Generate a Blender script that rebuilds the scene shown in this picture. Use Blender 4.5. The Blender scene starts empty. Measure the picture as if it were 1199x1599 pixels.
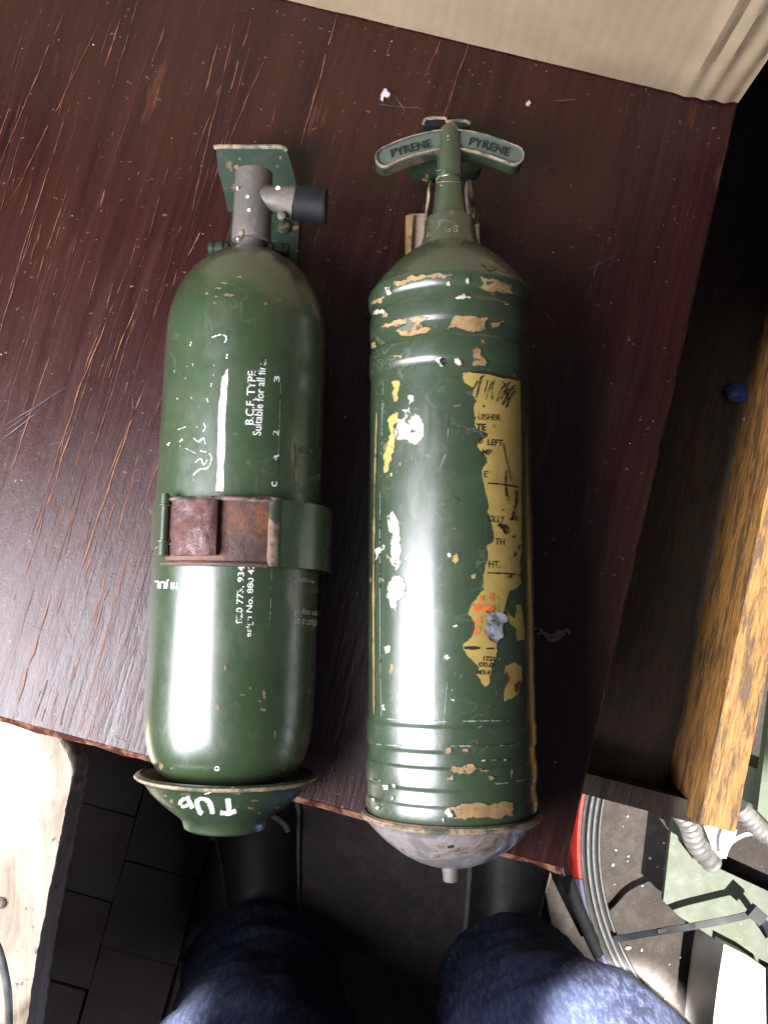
import bpy, bmesh, math, random
from mathutils import Vector, Matrix, noise as mnoise
random.seed(7)
S = bpy.context.scene
COL = S.collection
R = math.radians

# ------------------------------------------------------------------ camera
CAM_H, TILT, F = 0.527, R(7.0), 1500.0
cd = bpy.data.cameras.new('camera'); cam = bpy.data.objects.new('camera', cd); COL.objects.link(cam)
cam.location = (0, 0, CAM_H); cam.rotation_euler = (TILT, 0, 0)
cd.sensor_fit = 'VERTICAL'; cd.sensor_height = 36.0; cd.sensor_width = 36.0
cd.lens = 36.0 * F / 1599.0; cd.clip_start = 0.01; cd.clip_end = 100
S.camera = cam

# ------------------------------------------------------------------ world + lamps
w = bpy.data.worlds.new('World'); S.world = w; w.use_nodes = True
bg = w.node_tree.nodes['Background']
bg.inputs['Color'].default_value = (0.90, 0.84, 1.0, 1); bg.inputs['Strength'].default_value = 0.07

def aim(o, target):
    d = Vector(target) - o.location
    o.rotation_euler = d.to_track_quat('-Z', 'Y').to_euler()

def area(name, loc, target, sx, sy, power, color, spread=180):
    l = bpy.data.lights.new(name, 'AREA'); l.shape = 'RECTANGLE'; l.size = sx; l.size_y = sy
    l.energy = power; l.color = color; l.spread = R(spread)
    o = bpy.data.objects.new(name, l); COL.objects.link(o); o.location = loc; aim(o, target); return o

def spot(name, target, lampdir, dist, rad, power, color, blend=0.25):
    l = bpy.data.lights.new(name, 'SPOT'); l.energy = power; l.color = color
    l.spot_size = 2 * math.atan(rad / dist); l.spot_blend = blend; l.shadow_soft_size = 0.015
    o = bpy.data.objects.new(name, l); COL.objects.link(o)
    o.location = Vector(target) + Vector(lampdir).normalized() * dist; aim(o, target); return o

area('window_light', (-0.52, -0.12, 0.50), (-0.07, -0.08, 0.03), 0.38, 0.62, 20, (0.93, 0.92, 1.0))
spot('sun_standin_block', (-0.335, -0.115, -0.20), (-0.35, -0.2, 1), 3.0, 0.075, 2600, (1.0, 0.96, 0.88), 0.35)  # spot lamps added in place of sunlight, each aimed at one patch
spot('sun_standin_floor', (0.435, -0.30, -0.60), (0.08, -0.25, 1), 3.0, 0.225, 1700, (1.0, 0.95, 0.86), 0.2)
o = spot('sun_standin_rail', (0.239, 0.0, -0.105), (-0.40, -0.10, 1), 3.0, 0.022, 1700, (1.0, 0.93, 0.80), 0.35)
Zb = Vector((-0.40, -0.10, 1)).normalized(); Xb = Vector((0.2, 0.98, 0)); Xb = (Xb - Zb * Xb.dot(Zb)).normalized(); Yb = Zb.cross(Xb)
o.rotation_euler = Matrix((Xb, Yb, Zb)).transposed().to_euler(); o.scale = (9.5, 1.0, 1.0)     # added spot stretched to a slit, standing in for sun along the rail
spot('sun_standin_knee', (-0.165, -0.320, -0.255), (-0.25, 0.35, 1), 3.0, 0.040, 19000, (1.0, 0.97, 0.92), 1.0)  # two more added spots, with a direction of their own, to light the jeans
spot('sun_standin_thigh', (0.175, -0.300, -0.215), (-0.25, 0.35, 1), 3.0, 0.060, 19000, (1.0, 0.97, 0.92), 0.6)

S.view_settings.view_transform = 'Standard'; S.view_settings.look = 'None'
S.view_settings.exposure = 0.0; S.view_settings.gamma = 1.0
S.view_settings.use_curve_mapping = False
S.render.engine = 'CYCLES'
S.cycles.max_bounces = 6

# ------------------------------------------------------------------ helpers
CT, ST = math.cos(TILT), math.sin(TILT)
ORIG = Vector((0, 0, CAM_H))
def ray(px, py):
    cx, cy = (px - 599.5) / F, -(py - 799.5) / F
    return Vector((cx, cy * CT + ST, cy * ST - CT))
def P(px, py, z=0.0):
    """where a point measured in the photograph lies at height z"""
    d = ray(px, py); return ORIG + d * ((z - CAM_H) / d.z)

MATX = {}
def thing(name, label, cat, loc=(0, 0, 0), rz=0.0, group=None):
    o = bpy.data.objects.new(name, None); COL.objects.link(o)
    o.empty_display_size = 0.05
    o.location = loc; o.rotation_euler = (0, 0, rz)
    o['label'] = label; o['category'] = cat
    if group: o['group'] = group
    MATX[o.name] = Matrix.Translation(loc) @ Matrix.Rotation(rz, 4, 'Z')
    return o
def tag(o, label, cat, group=None):
    o['label'] = label; o['category'] = cat
    if group: o['group'] = group
    return o
def obj(name, bm, m, parent=None, local=False, smooth=True, label=None, kind=None, recalc=True):
    if parent is not None and not local:
        bm.transform(MATX[parent.name].inverted())
    if recalc: bmesh.ops.recalc_face_normals(bm, faces=bm.faces[:])
    me = bpy.data.meshes.new(name); bm.to_mesh(me); bm.free()
    for p in me.polygons: p.use_smooth = smooth
    if smooth:
        try: me.set_sharp_from_angle(angle=R(38))
        except Exception: pass
    me.materials.append(m)
    o = bpy.data.objects.new(name, me); COL.objects.link(o)
    if parent is not None:
        o.parent = parent; MATX[o.name] = MATX[parent.name]
    else:
        MATX[o.name] = Matrix.Identity(4)
    if label: o['label'] = label
    if kind: o['kind'] = kind
    return o
def origin_to(o, pt):
    """top-level single mesh: put its origin at pt"""
    pt = Vector(pt); o.data.transform(Matrix.Translation(-pt)); o.location = pt
    MATX[o.name] = Matrix.Translation(pt); return o

def prism(bm, top, depth, direction=(0, 0, -1)):
    d = Vector(direction) * depth
    a = [bm.verts.new(p) for p in top]; b = [bm.verts.new(Vector(p) + d) for p in top]
    bm.faces.new(a); bm.faces.new(b[::-1])
    n = len(a)
    for i in range(n): bm.faces.new((a[i], b[i], b[(i + 1) % n], a[(i + 1) % n]))
def bevel(bm, w, seg=2, ang=30):
    es = [e for e in bm.edges if len(e.link_faces) == 2 and e.calc_face_angle(0) > R(ang)]
    if es: bmesh.ops.bevel(bm, geom=es, offset=w, segments=seg, affect='EDGES', clamp_overlap=True)
def box(bm, c, ux, uy, uz):
    c, ux, uy, uz = map(Vector, (c, ux, uy, uz))
    v = [bm.verts.new(c + ux * i + uy * j + uz * k) for i in (-1, 1) for j in (-1, 1) for k in (-1, 1)]
    for f in ((0, 1, 3, 2), (4, 6, 7, 5), (0, 4, 5, 1), (2, 3, 7, 6), (0, 2, 6, 4), (1, 5, 7, 3)):
        bm.faces.new([v[i] for i in f])
def tube(bm, pts, radii, n=16, caps=True, squash=1.0):
    pts = [Vector(p) for p in pts]
    if not hasattr(radii, '__len__'): radii = [radii] * len(pts)
    rings = []; up = None
    for i, p in enumerate(pts):
        t = (pts[min(i + 1, len(pts) - 1)] - pts[max(i - 1, 0)]).normalized()
        if up is None: up = Vector((0, 0, 1)) if abs(t.z) < 0.9 else Vector((0, 1, 0))
        a = t.cross(up).normalized(); b = a.cross(t).normalized(); up = b
        rings.append([bm.verts.new(p + (a * math.cos(2 * math.pi * k / n) + b * squash * math.sin(2 * math.pi * k / n)) * radii[i]) for k in range(n)])
    for i in range(len(rings) - 1):
        for k in range(n):
            bm.faces.new((rings[i][k], rings[i][(k + 1) % n], rings[i + 1][(k + 1) % n], rings[i + 1][k]))
    if caps:
        bm.faces.new(rings[0][::-1]); bm.faces.new(rings[-1])
def spline(pts, k=8):
    """Catmull-Rom through points"""
    pts = [Vector(p) for p in pts]; out = []
    for i in range(len(pts) - 1):
        p0, p1, p2, p3 = pts[max(i - 1, 0)], pts[i], pts[i + 1], pts[min(i + 2, len(pts) - 1)]
        for j in range(k):
            t = j / k
            out.append(0.5 * ((2 * p1) + (p2 - p0) * t + (2 * p0 - 5 * p1 + 4 * p2 - p3) * t * t + (3 * p1 - p0 - 3 * p2 + p3) * t ** 3))
    out.append(pts[-1]); return out

# ------------------------------------------------------------------ materials
class NT:
    def __init__(s, name):
        s.m = bpy.data.materials.new(name); s.m.use_nodes = True
        s.t = s.m.node_tree; s.b = s.t.nodes['Principled BSDF']
        s.tc = s.t.nodes.new('ShaderNodeTexCoord').outputs['Object']
    def n(s, typ, **kw):
        x = s.t.nodes.new(typ)
        for k, v in kw.items():
            if k in x.inputs: s.set(x.inputs[k], v)
            else: setattr(x, k, v)
        return x
    def set(s, inp, v):
        if isinstance(v, bpy.types.NodeSocket): s.t.links.new(v, inp)
        else:
            if hasattr(v, '__len__') and len(v) == 3 and len(getattr(inp, 'default_value', (0, 0, 0))) == 4: v = (*v, 1)
            inp.default_value = v
    def mapped(s, scale=(1, 1, 1), rot=(0, 0, 0), loc=(0, 0, 0)):
        return s.n('ShaderNodeMapping', Vector=s.tc, Scale=scale, Rotation=rot, Location=loc).outputs[0]
    def noise(s, scale, detail=4, rough=0.55, vec=None, dist=0.0):
        return s.n('ShaderNodeTexNoise', Vector=vec or s.tc, Scale=scale, Detail=detail, Roughness=rough, Distortion=dist).outputs['Fac']
    def ramp(s, fac, stops, interp='LINEAR'):
        r = s.n('ShaderNodeValToRGB', Fac=fac); e = r.color_ramp; e.interpolation = interp
        while len(e.elements) > 1: e.elements.remove(e.elements[-1])
        for i, (p, c) in enumerate(stops):
            el = e.elements[0] if i == 0 else e.elements.new(p)
            el.position = p
            if not hasattr(c, '__len__'): c = (c, c, c)
            el.color = (*c, 1)
        return r.outputs['Color']
    def mix(s, fac, a, b, mode='MIX'):
        x = s.n('ShaderNodeMix', data_type='RGBA', blend_type=mode)
        s.set(x.inputs[0], fac); s.set(x.inputs[6], a); s.set(x.inputs[7], b); return x.outputs[2]
    def math(s, op, a, b=0.0):
        x = s.n('ShaderNodeMath', operation=op); s.set(x.inputs[0], a); s.set(x.inputs[1], b); return x.outputs[0]
    def bump(s, h, strength=0.2, dist=0.001):
        b = s.n('ShaderNodeBump', Height=h, Strength=strength, Distance=dist); s.t.links.new(b.outputs[0], s.b.inputs['Normal'])
    def out(s, color=None, rough=None, metal=None, spec=None, coat=None):
        for k, v in (('Base Color', color), ('Roughness', rough), ('Metallic', metal), ('Specular IOR Level', spec), ('Coat Weight', coat)):
            if v is not None: s.set(s.b.inputs[k], v)
        return s.m

def paint(name, base, chip=(0.30, 0.19, 0.09), chip_at=0.735, rough=(0.26, 0.42), dirt=0.5, seed=0.0, coat=0.0, coat_r=0.16, spec=0.6):
    t = NT(name); v = t.mapped(loc=(seed, seed * 2, 0))
    big = t.noise(9, 5, 0.6, v); fine = t.noise(60, 6, 0.7, v); grit = t.noise(420, 3, 0.6, v)
    c = t.mix(t.ramp(big, [(0.3, 0.0), (0.75, 1.0)]), tuple(x * 0.8 for x in base), tuple(x * 1.25 for x in base))
    c = t.mix(t.math('MULTIPLY', t.ramp(fine, [(0.5, 0.0), (0.8, 1.0)]), dirt * 0.5), c, (0.10, 0.085, 0.06))
    scr = t.noise(150, 3, 0.6, t.mapped(scale=(1.0, 0.05, 1.0), rot=(0, 0, 0.2)))
    c = t.mix(t.math('MULTIPLY', t.ramp(scr, [(0.68, 0.0), (0.74, 1.0)]), 0.25), c, (0.16, 0.18, 0.15))
    web = t.ramp(t.noise(26, 3, 0.6, t.mapped(loc=(seed + 7, 2, 5)), 1.2), [(0.488, 0.0), (0.5, 1.0), (0.512, 0.0)])
    wmask = t.ramp(t.noise(17, 3, 0.6, t.mapped(loc=(seed + 1, 9, 5))), [(0.5, 0.0), (0.62, 0.40)])
    c = t.mix(t.math('MULTIPLY', web, wmask), c, (0.22, 0.21, 0.17))
    specks = t.ramp(t.noise(130, 2, 0.5, v), [(chip_at, 0.0), (chip_at + 0.015, 1.0)])
    patch = t.ramp(t.noise(14, 2, 0.5, t.mapped(loc=(3 + seed, 1, 2))), [(0.5, 0.0), (0.62, 1.0)])
    sp = t.math('MULTIPLY', specks, patch)
    c = t.mix(sp, c, chip)
    r = t.ramp(t.math('ADD', t.math('MULTIPLY', fine, 0.6), t.math('MULTIPLY', big, 0.4)), [(0.35, rough[0]), (0.7, rough[1])])
    h = t.math('ADD', t.math('MULTIPLY', big, 0.9), t.math('ADD', t.math('MULTIPLY', fine, 0.16), t.math('MULTIPLY', grit, 0.025)))
    h = t.math('SUBTRACT', h, t.math('MULTIPLY', sp, 0.15))
    t.bump(h, 0.5, 0.0011)
    cr = t.ramp(t.noise(75, 7, 0.72, t.mapped(scale=(1, .35, 1), loc=(seed, 5, 1)), 0.5), [(0.38, coat_r - .07), (0.5, coat_r), (0.64, coat_r + .20)])
    t.set(t.b.inputs['Coat Roughness'], cr)
    return t.out(c, r, 0.0, spec, coat)

def rusty(name, metal_c, rust_a, rust_b, cut=0.5, metal=0.8, scale=40, r0=0.3, side=0.0):
    t = NT(name); n1 = t.noise(scale, 8, 0.65, dist=0.6)
    n2 = t.noise(scale * 5, 5, 0.7)
    if side: n1 = t.math('ADD', n1, t.math('MULTIPLY', t.n('ShaderNodeSeparateXYZ', Vector=t.tc).outputs[0], side))
    rc = t.mix(t.ramp(n2, [(0.35, 0.0), (0.65, 1.0)]), rust_a, rust_b)
    f = t.ramp(n1, [(cut - 0.06, 0.0), (cut + 0.08, 1.0)])
    c = t.mix(f, metal_c, rc)
    m = t.math('MULTIPLY', t.math('SUBTRACT', 1.0, f), metal)
    t.bump(t.math('ADD', n1, t.math('MULTIPLY', n2, 0.5)), 0.6, 0.0012)
    return t.out(c, t.mix(f, (r0,) * 3, (0.72,) * 3), m)

def plain(name, c, rough=0.5, metal=0.0, var=0.25, scale=60, bump=0.15, spec=0.5):
    t = NT(name); n = t.noise(scale, 5, 0.6)
    col = t.mix(t.ramp(n, [(0.3, 0.0), (0.7, 1.0)]), tuple(x * (1 - var) for x in c), tuple(min(1, x * (1 + var)) for x in c))
    t.bump(n, bump, 0.001)
    return t.out(col, t.ramp(n, [(0.3, max(0.02, rough - 0.08)), (0.7, min(1, rough + 0.08))]), metal, spec)

def worn_print(name, c, under, cut=0.5, scale=230):
    t = NT(name); n = t.noise(scale, 4, 0.7); n2 = t.noise(45, 2, 0.5)
    f = t.ramp(t.math('ADD', t.math('MULTIPLY', n, 0.6), t.math('MULTIPLY', n2, 0.4)), [(cut, 0.0), (cut + 0.03, 1.0)])
    return t.out(t.mix(f, c, under), t.mix(f, (0.55,) * 3, (0.32,) * 3))

GREEN = (0.030, 0.055, 0.022)
M = {}
M['green'] = paint('green_enamel', GREEN, rough=(0.28, 0.42), chip_at=0.70, coat=1.0, coat_r=0.24, spec=0.8)
M['green2'] = paint('green_enamel_worn', (0.031, 0.055, 0.025), chip_at=0.69, rough=(0.30, 0.44), seed=4.0, coat=1.0, coat_r=0.22, spec=0.85)
M['green_dark'] = paint('dark_green_bracket_paint', (0.016, 0.034, 0.018), chip=(0.22, 0.12, 0.06), chip_at=0.66, rough=(0.45, 0.65), seed=8.0, spec=0.22)
M['handle_green'] = paint('grey_green_casting', (0.085, 0.108, 0.085), chip=(0.3, 0.25, 0.18), chip_at=0.68, rough=(0.4, 0.6), seed=2.0)
M['rim_worn'] = rusty('worn_cream_edge', (0.08, 0.10, 0.07), (0.45, 0.35, 0.24), (0.22, 0.15, 0.09), cut=0.46, metal=0.0, scale=90)
M['cream'] = rusty('cream_old_paint', (0.42, 0.33, 0.24), (0.20, 0.15, 0.11), (0.10, 0.06, 0.04), cut=0.55, metal=0.0, scale=60)
def bare(name, a, b, seed):
    t = NT(name); n = t.noise(130, 7, 0.7, t.mapped(loc=(seed, 0, 0))); k = t.noise(190, 5, 0.65, t.mapped(loc=(0, seed, 3)))
    c = t.mix(t.ramp(n, [(0.4, 0.0), (0.6, 1.0)]), a, b)
    c = t.mix(t.ramp(k, [(0.585, 0.0), (0.60, 1.0)]), c, (0.05, 0.068, 0.038))
    t.bump(n, 0.3, 0.0006); return t.out(c, 0.55)
M['tan'] = bare('tan_undercoat', (0.24, 0.15, 0.062), (0.37, 0.235, 0.10), 2)
M['rim_paint'] = plain('older_grey_green_paint', (0.115, 0.125, 0.085), 0.5, var=0.4, scale=200)
M['chip_dull'] = plain('dull_brown_undercoat', (0.17, 0.125, 0.08), 0.6, var=0.35, scale=160)
M['white'] = bare('white_primer', (0.46, 0.42, 0.34), (0.64, 0.60, 0.52), 5)
M['label'] = None
M['lip'] = rusty('rust_edged_green_lip', (0.05, 0.065, 0.04), (0.16, 0.075, 0.045), (0.30, 0.22, 0.17), cut=0.48, metal=0.1, scale=80, r0=.4)
M['letter'] = plain('dark_green_cast_letter', (0.018, 0.026, 0.020), 0.6, var=0.2)
M['steel'] = rusty('rusted_bright_steel', (0.60, 0.57, 0.54), (0.19, 0.115, 0.07), (0.075, 0.048, 0.036), cut=0.535, metal=0.75, scale=40, r0=0.32, side=2.4)
M['rust'] = rusty('pitted_rust', (0.10, 0.055, 0.05), (0.13, 0.04, 0.025), (0.035, 0.016, 0.014), cut=0.50, metal=0.25, scale=95, r0=0.28)
M['rust_plate'] = rusty('rusty_brown_plate', (0.10, 0.07, 0.06), (0.24, 0.09, 0.035), (0.08, 0.045, 0.035), cut=0.5, metal=0.3, scale=55, r0=0.45)
M['zinc'] = rusty('dull_grey_casting', (0.125, 0.115, 0.10), (0.12, 0.09, 0.055), (0.165, 0.145, 0.125), cut=0.56, metal=0.1, scale=70, r0=0.45)
M['rubber'] = plain('black_rubber', (0.009, 0.0095, 0.012), 0.6, var=0.2, spec=0.3)
M['print'] = worn_print('white_stencil_print', (0.72, 0.74, 0.70), GREEN, 0.535)
M['print_faint'] = worn_print('faint_stencil_print', (0.22, 0.25, 0.22), GREEN, 0.50)
M['black_print'] = worn_print('black_label_print', (0.02, 0.018, 0.012), (0.33, 0.24, 0.06), 0.56)
M['stripe'] = worn_print('worn_white_stripe', (0.76, 0.78, 0.74), GREEN, 0.60)
M['brushed'] = plain('brushed_white_paint_and_glint', (0.74, 0.77, 0.73), 0.45, var=0.1, scale=300, bump=0.3)
M['orange'] = plain('orange_label_ink', (0.62, 0.16, 0.035), 0.5, var=0.3, scale=300)
M['maroon'] = plain('maroon_label_ink', (0.16, 0.035, 0.025), 0.5, var=0.3, scale=300)
def scuff():
    t = NT('grey_scuff'); n = t.noise(260, 5, 0.7)
    return t.out(t.ramp(n, [(0.35, (0.05, 0.07, 0.06)), (0.5, (0.28, 0.29, 0.33)), (0.62, (0.55, 0.52, 0.52)), (0.75, (0.3, 0.1, 0.05))]), 0.5)
M['scuff'] = scuff()
def label_mat():
    t = NT('yellow_paper_label'); n = t.noise(60, 6, 0.65); n2 = t.noise(240, 4, 0.6)
    c = t.mix(t.ramp(n, [(0.3, 0.0), (0.7, 1.0)]), (0.32, 0.225, 0.055), (0.48, 0.35, 0.10))
    c = t.mix(t.ramp(n2, [(0.64, 0.0), (0.72, 0.8)]), c, (0.12, 0.10, 0.05))
    t.bump(n2, 0.2, 0.0004); return t.out(c, 0.5)
M['label'] = label_mat()

def wood_table():
    t = NT('dark_mahogany_veneer')
    g = t.mapped(scale=(1, 0.045, 1)); g2 = t.mapped(scale=(1, 0.12, 1))
    grain = t.noise(210, 5, 0.6, g, 0.3); broad = t.noise(16, 4, 0.6, g2, 0.6); blot = t.noise(7, 5, 0.6); fine = t.noise(900, 3, 0.6)
    c = t.ramp(grain, [(0.30, (0.009, 0.0023, 0.0025)), (0.55, (0.024, 0.0054, 0.0051)), (0.75, (0.041, 0.0098, 0.0073))])
    c = t.mix(t.ramp(broad, [(0.40, 0.0), (0.70, 0.7)]), c, (0.046, 0.0115, 0.007))
    c = t.mix(t.ramp(blot, [(0.55, 0.0), (0.75, 0.30)]), c, (0.045, 0.024, 0.020))
    dust = t.ramp(t.noise(330, 2, 0.5), [(0.715, 0.0), (0.74, 0.55)])
    c = t.mix(dust, c, (0.22, 0.13, 0.10))
    worn = t.ramp(t.noise(95, 3, 0.6, t.mapped(scale=(1, 0.16, 1), loc=(4, 2, 0))), [(0.66, 0.0), (0.73, 0.55)])
    c = t.mix(worn, c, (0.10, 0.034, 0.017))
    r = t.ramp(t.math('ADD', t.math('MULTIPLY', blot, 0.5), t.math('MULTIPLY', grain, 0.5)), [(0.3, 0.24), (0.7, 0.44)])
    h = t.math('ADD', t.math('MULTIPLY', grain, 0.5), t.math('ADD', t.math('MULTIPLY', t.noise(230, 4, 0.65, t.mapped(scale=(1, .22, 1)), .3), 0.5), t.math('MULTIPLY', fine, 0.14)))
    t.bump(h, 0.7, 0.0009)
    return t.out(c, r, 0, 0.52)
M['table'] = wood_table()
M['table_edge'] = rusty('worn_table_lipping', (0.07, 0.024, 0.013), (0.34, 0.17, 0.09), (0.17, 0.07, 0.035), cut=0.50, metal=0, scale=75)
M['scratch'] = plain('raw_wood_scratch', (0.22, 0.088, 0.040), 0.6, var=0.5, scale=90)
M['scratch_dull'] = plain('dull_wood_scratch', (0.105, 0.042, 0.022), 0.6, var=0.5, scale=90)
M['scratch_pale'] = plain('pale_surface_scratch', (0.16, 0.13, 0.15), 0.5, var=0.4, scale=90)

def oak(name, a, b, blot):
    t = NT(name); g = t.mapped(scale=(1, 0.11, 1)); n = t.noise(560, 5, 0.65, g, 0.2); k = t.noise(130, 8, 0.78, t.mapped(scale=(1, 0.16, 1)), 0.2)
    c = t.mix(t.ramp(n, [(0.35, 0.0), (0.62, 1.0)]), a, b)
    c = t.mix(t.ramp(k, [(0.48, 0.0), (0.56, 0.85)]), c, blot)
    t.bump(n, 0.5, 0.001); return t.out(c, 0.55)
M['oak'] = oak('stained_golden_oak', (0.12, 0.055, 0.017), (0.30, 0.155, 0.045), (0.045, 0.028, 0.018))
M['drawer'] = oak('dark_stained_drawer_wood', (0.020, 0.012, 0.008), (0.045, 0.026, 0.014), (0.012, 0.008, 0.006))
def timber():
    t = NT('weathered_pale_timber'); n = t.noise(60, 6, 0.65, t.mapped(scale=(1, 0.2, 1)), 0.5)
    c = t.ramp(n, [(0.3, (0.30, 0.23, 0.16)), (0.5, (0.50, 0.42, 0.31)), (0.7, (0.62, 0.55, 0.43))])
    c = t.mix(t.ramp(t.noise(90, 4, 0.7), [(0.62, 0.0), (0.70, 0.8)]), c, (0.09, 0.06, 0.045))
    t.bump(n, 0.7, 0.002); return t.out(c, 0.75)
M['timber'] = timber()
M['timber_side'] = rusty('rough_sawn_timber_edge', (0.24, 0.16, 0.10), (0.10, 0.07, 0.06), (0.30, 0.23, 0.17), cut=0.5, metal=0, scale=80)
def card():
    t = NT('brown_corrugated_card'); n = t.noise(35, 5, 0.6); f = t.noise(500, 3, 0.6)
    wv = t.n('ShaderNodeTexWave', Vector=t.tc, Scale=40.0, Distortion=2.5, Detail=3.0, bands_direction='X').outputs['Fac']
    c = t.mix(t.ramp(n, [(0.35, 0.0), (0.65, 1.0)]), (0.33, 0.26, 0.160), (0.39, 0.31, 0.20))
    c = t.mix(t.math('MULTIPLY', f, 0.25), c, (0.24, 0.18, 0.12))
    t.bump(t.math('ADD', t.math('MULTIPLY', wv, 0.3), t.math('ADD', t.math('MULTIPLY', n, 0.8), t.math('MULTIPLY', f, 0.12))), 0.28, 0.0009)
    return t.out(c, 0.8, 0, 0.2)
M['card'] = card()
def brickm():
    t = NT('dark_worn_floor_brick'); n = t.noise(40, 7, 0.7); k = t.noise(7, 4, 0.6)
    c = t.ramp(n, [(0.3, (0.014, 0.009, 0.007)), (0.6, (0.024, 0.015, 0.011)), (0.8, (0.045, 0.030, 0.022))])
    c = t.mix(t.ramp(k, [(0.45, 0.0), (0.65, 0.6)]), c, (0.026, 0.022, 0.02))
    t.bump(n, 0.7, 0.003); return t.out(c, 0.8)
M['brick'] = brickm()
def concrete():
    t = NT('stained_concrete'); n = t.noise(14, 8, 0.7); k = t.noise(70, 7, 0.7); g = t.noise(400, 3, 0.6)
    c = t.ramp(n, [(0.3, (0.020, 0.015, 0.013)), (0.5, (0.052, 0.041, 0.035)), (0.7, (0.09, 0.074, 0.064))])
    c = t.mix(t.ramp(k, [(0.4, 0.75), (0.62, 0.0)]), c, (0.03, 0.026, 0.026))
    c = t.mix(t.ramp(g, [(0.62, 0.0), (0.7, 0.6)]), c, (0.18, 0.16, 0.14))
    t.bump(k, 0.8, 0.003); return t.out(c, 0.85)
M['concrete'] = concrete()
def denim():
    t = NT('blue_denim'); wv = t.n('ShaderNodeTexWave', Vector=t.mapped(rot=(0, 0.5, 0.6)), Scale=330.0, Distortion=1.5, Detail=2.0).outputs['Fac']
    n = t.noise(18, 5, 0.6, t.mapped(scale=(1, 1, 0.5))); f = t.noise(300, 3, 0.7, t.mapped(scale=(1, 1, 0.15)))
    c = t.mix(t.ramp(n, [(0.38, 0.0), (0.66, 1.0)]), (0.005, 0.0065, 0.017), (0.019, 0.025, 0.052))
    c = t.mix(t.math('MULTIPLY', t.ramp(f, [(0.45, 0.0), (0.7, 1.0)]), 0.5), c, (0.06, 0.075, 0.125))
    t.bump(t.math('ADD', wv, f), 0.4, 0.0006); return t.out(c, 0.9, 0, 0.15)
M['denim'] = denim()
M['shoe'] = plain('dark_shoe_leather', (0.009, 0.008, 0.009), 0.6)
M['shoe_sole'] = plain('grey_shoe_trim', (0.10, 0.095, 0.09), 0.7)
M['red'] = plain('red_painted_metal', (0.26, 0.014, 0.012), 0.4, var=0.3, scale=40)
M['hoop_blue'] = plain('grey_blue_faded_paint', (0.05, 0.045, 0.09), 0.5, var=0.4)
def hoopm():
    t = NT('grey_ribbed_rubber'); n = t.noise(120, 6, 0.65)
    c = t.mix(t.ramp(n, [(0.35, 0.0), (0.7, 1.0)]), (0.035, 0.037, 0.042), (0.10, 0.098, 0.10))
    t.bump(n, 0.4, 0.0008); return t.out(c, 0.6)
M['hoop'] = hoopm()
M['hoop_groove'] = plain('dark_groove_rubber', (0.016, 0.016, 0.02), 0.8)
M['palegreen'] = paint('pale_green_machine_paint', (0.068, 0.088, 0.056), chip=(0.5, 0.5, 0.42), chip_at=0.70, rough=(0.5, 0.7), seed=5.0)
M['conduit'] = plain('silver_flexible_conduit', (0.26, 0.255, 0.25), 0.45, 0.5, var=0.3)
M['whiteplastic'] = plain('white_plastic', (0.72, 0.72, 0.68), 0.5, var=0.08)
M['tie'] = plain('grey_black_nylon', (0.022, 0.025, 0.030), 0.55, var=0.3, spec=0.3)
M['wire'] = plain('bright_wire', (0.55, 0.55, 0.52), 0.35, 0.8)
M['blue'] = plain('blue_plastic_scrap', (0.015, 0.04, 0.22), 0.5)
M['flake'] = plain('white_paint_flake', (0.62, 0.60, 0.60), 0.7)
M['lint'] = plain('grey_lint', (0.30, 0.29, 0.32), 0.9)
M['glass_dark'] = plain('black_hole', (0.01, 0.008, 0.006), 0.9)

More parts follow.
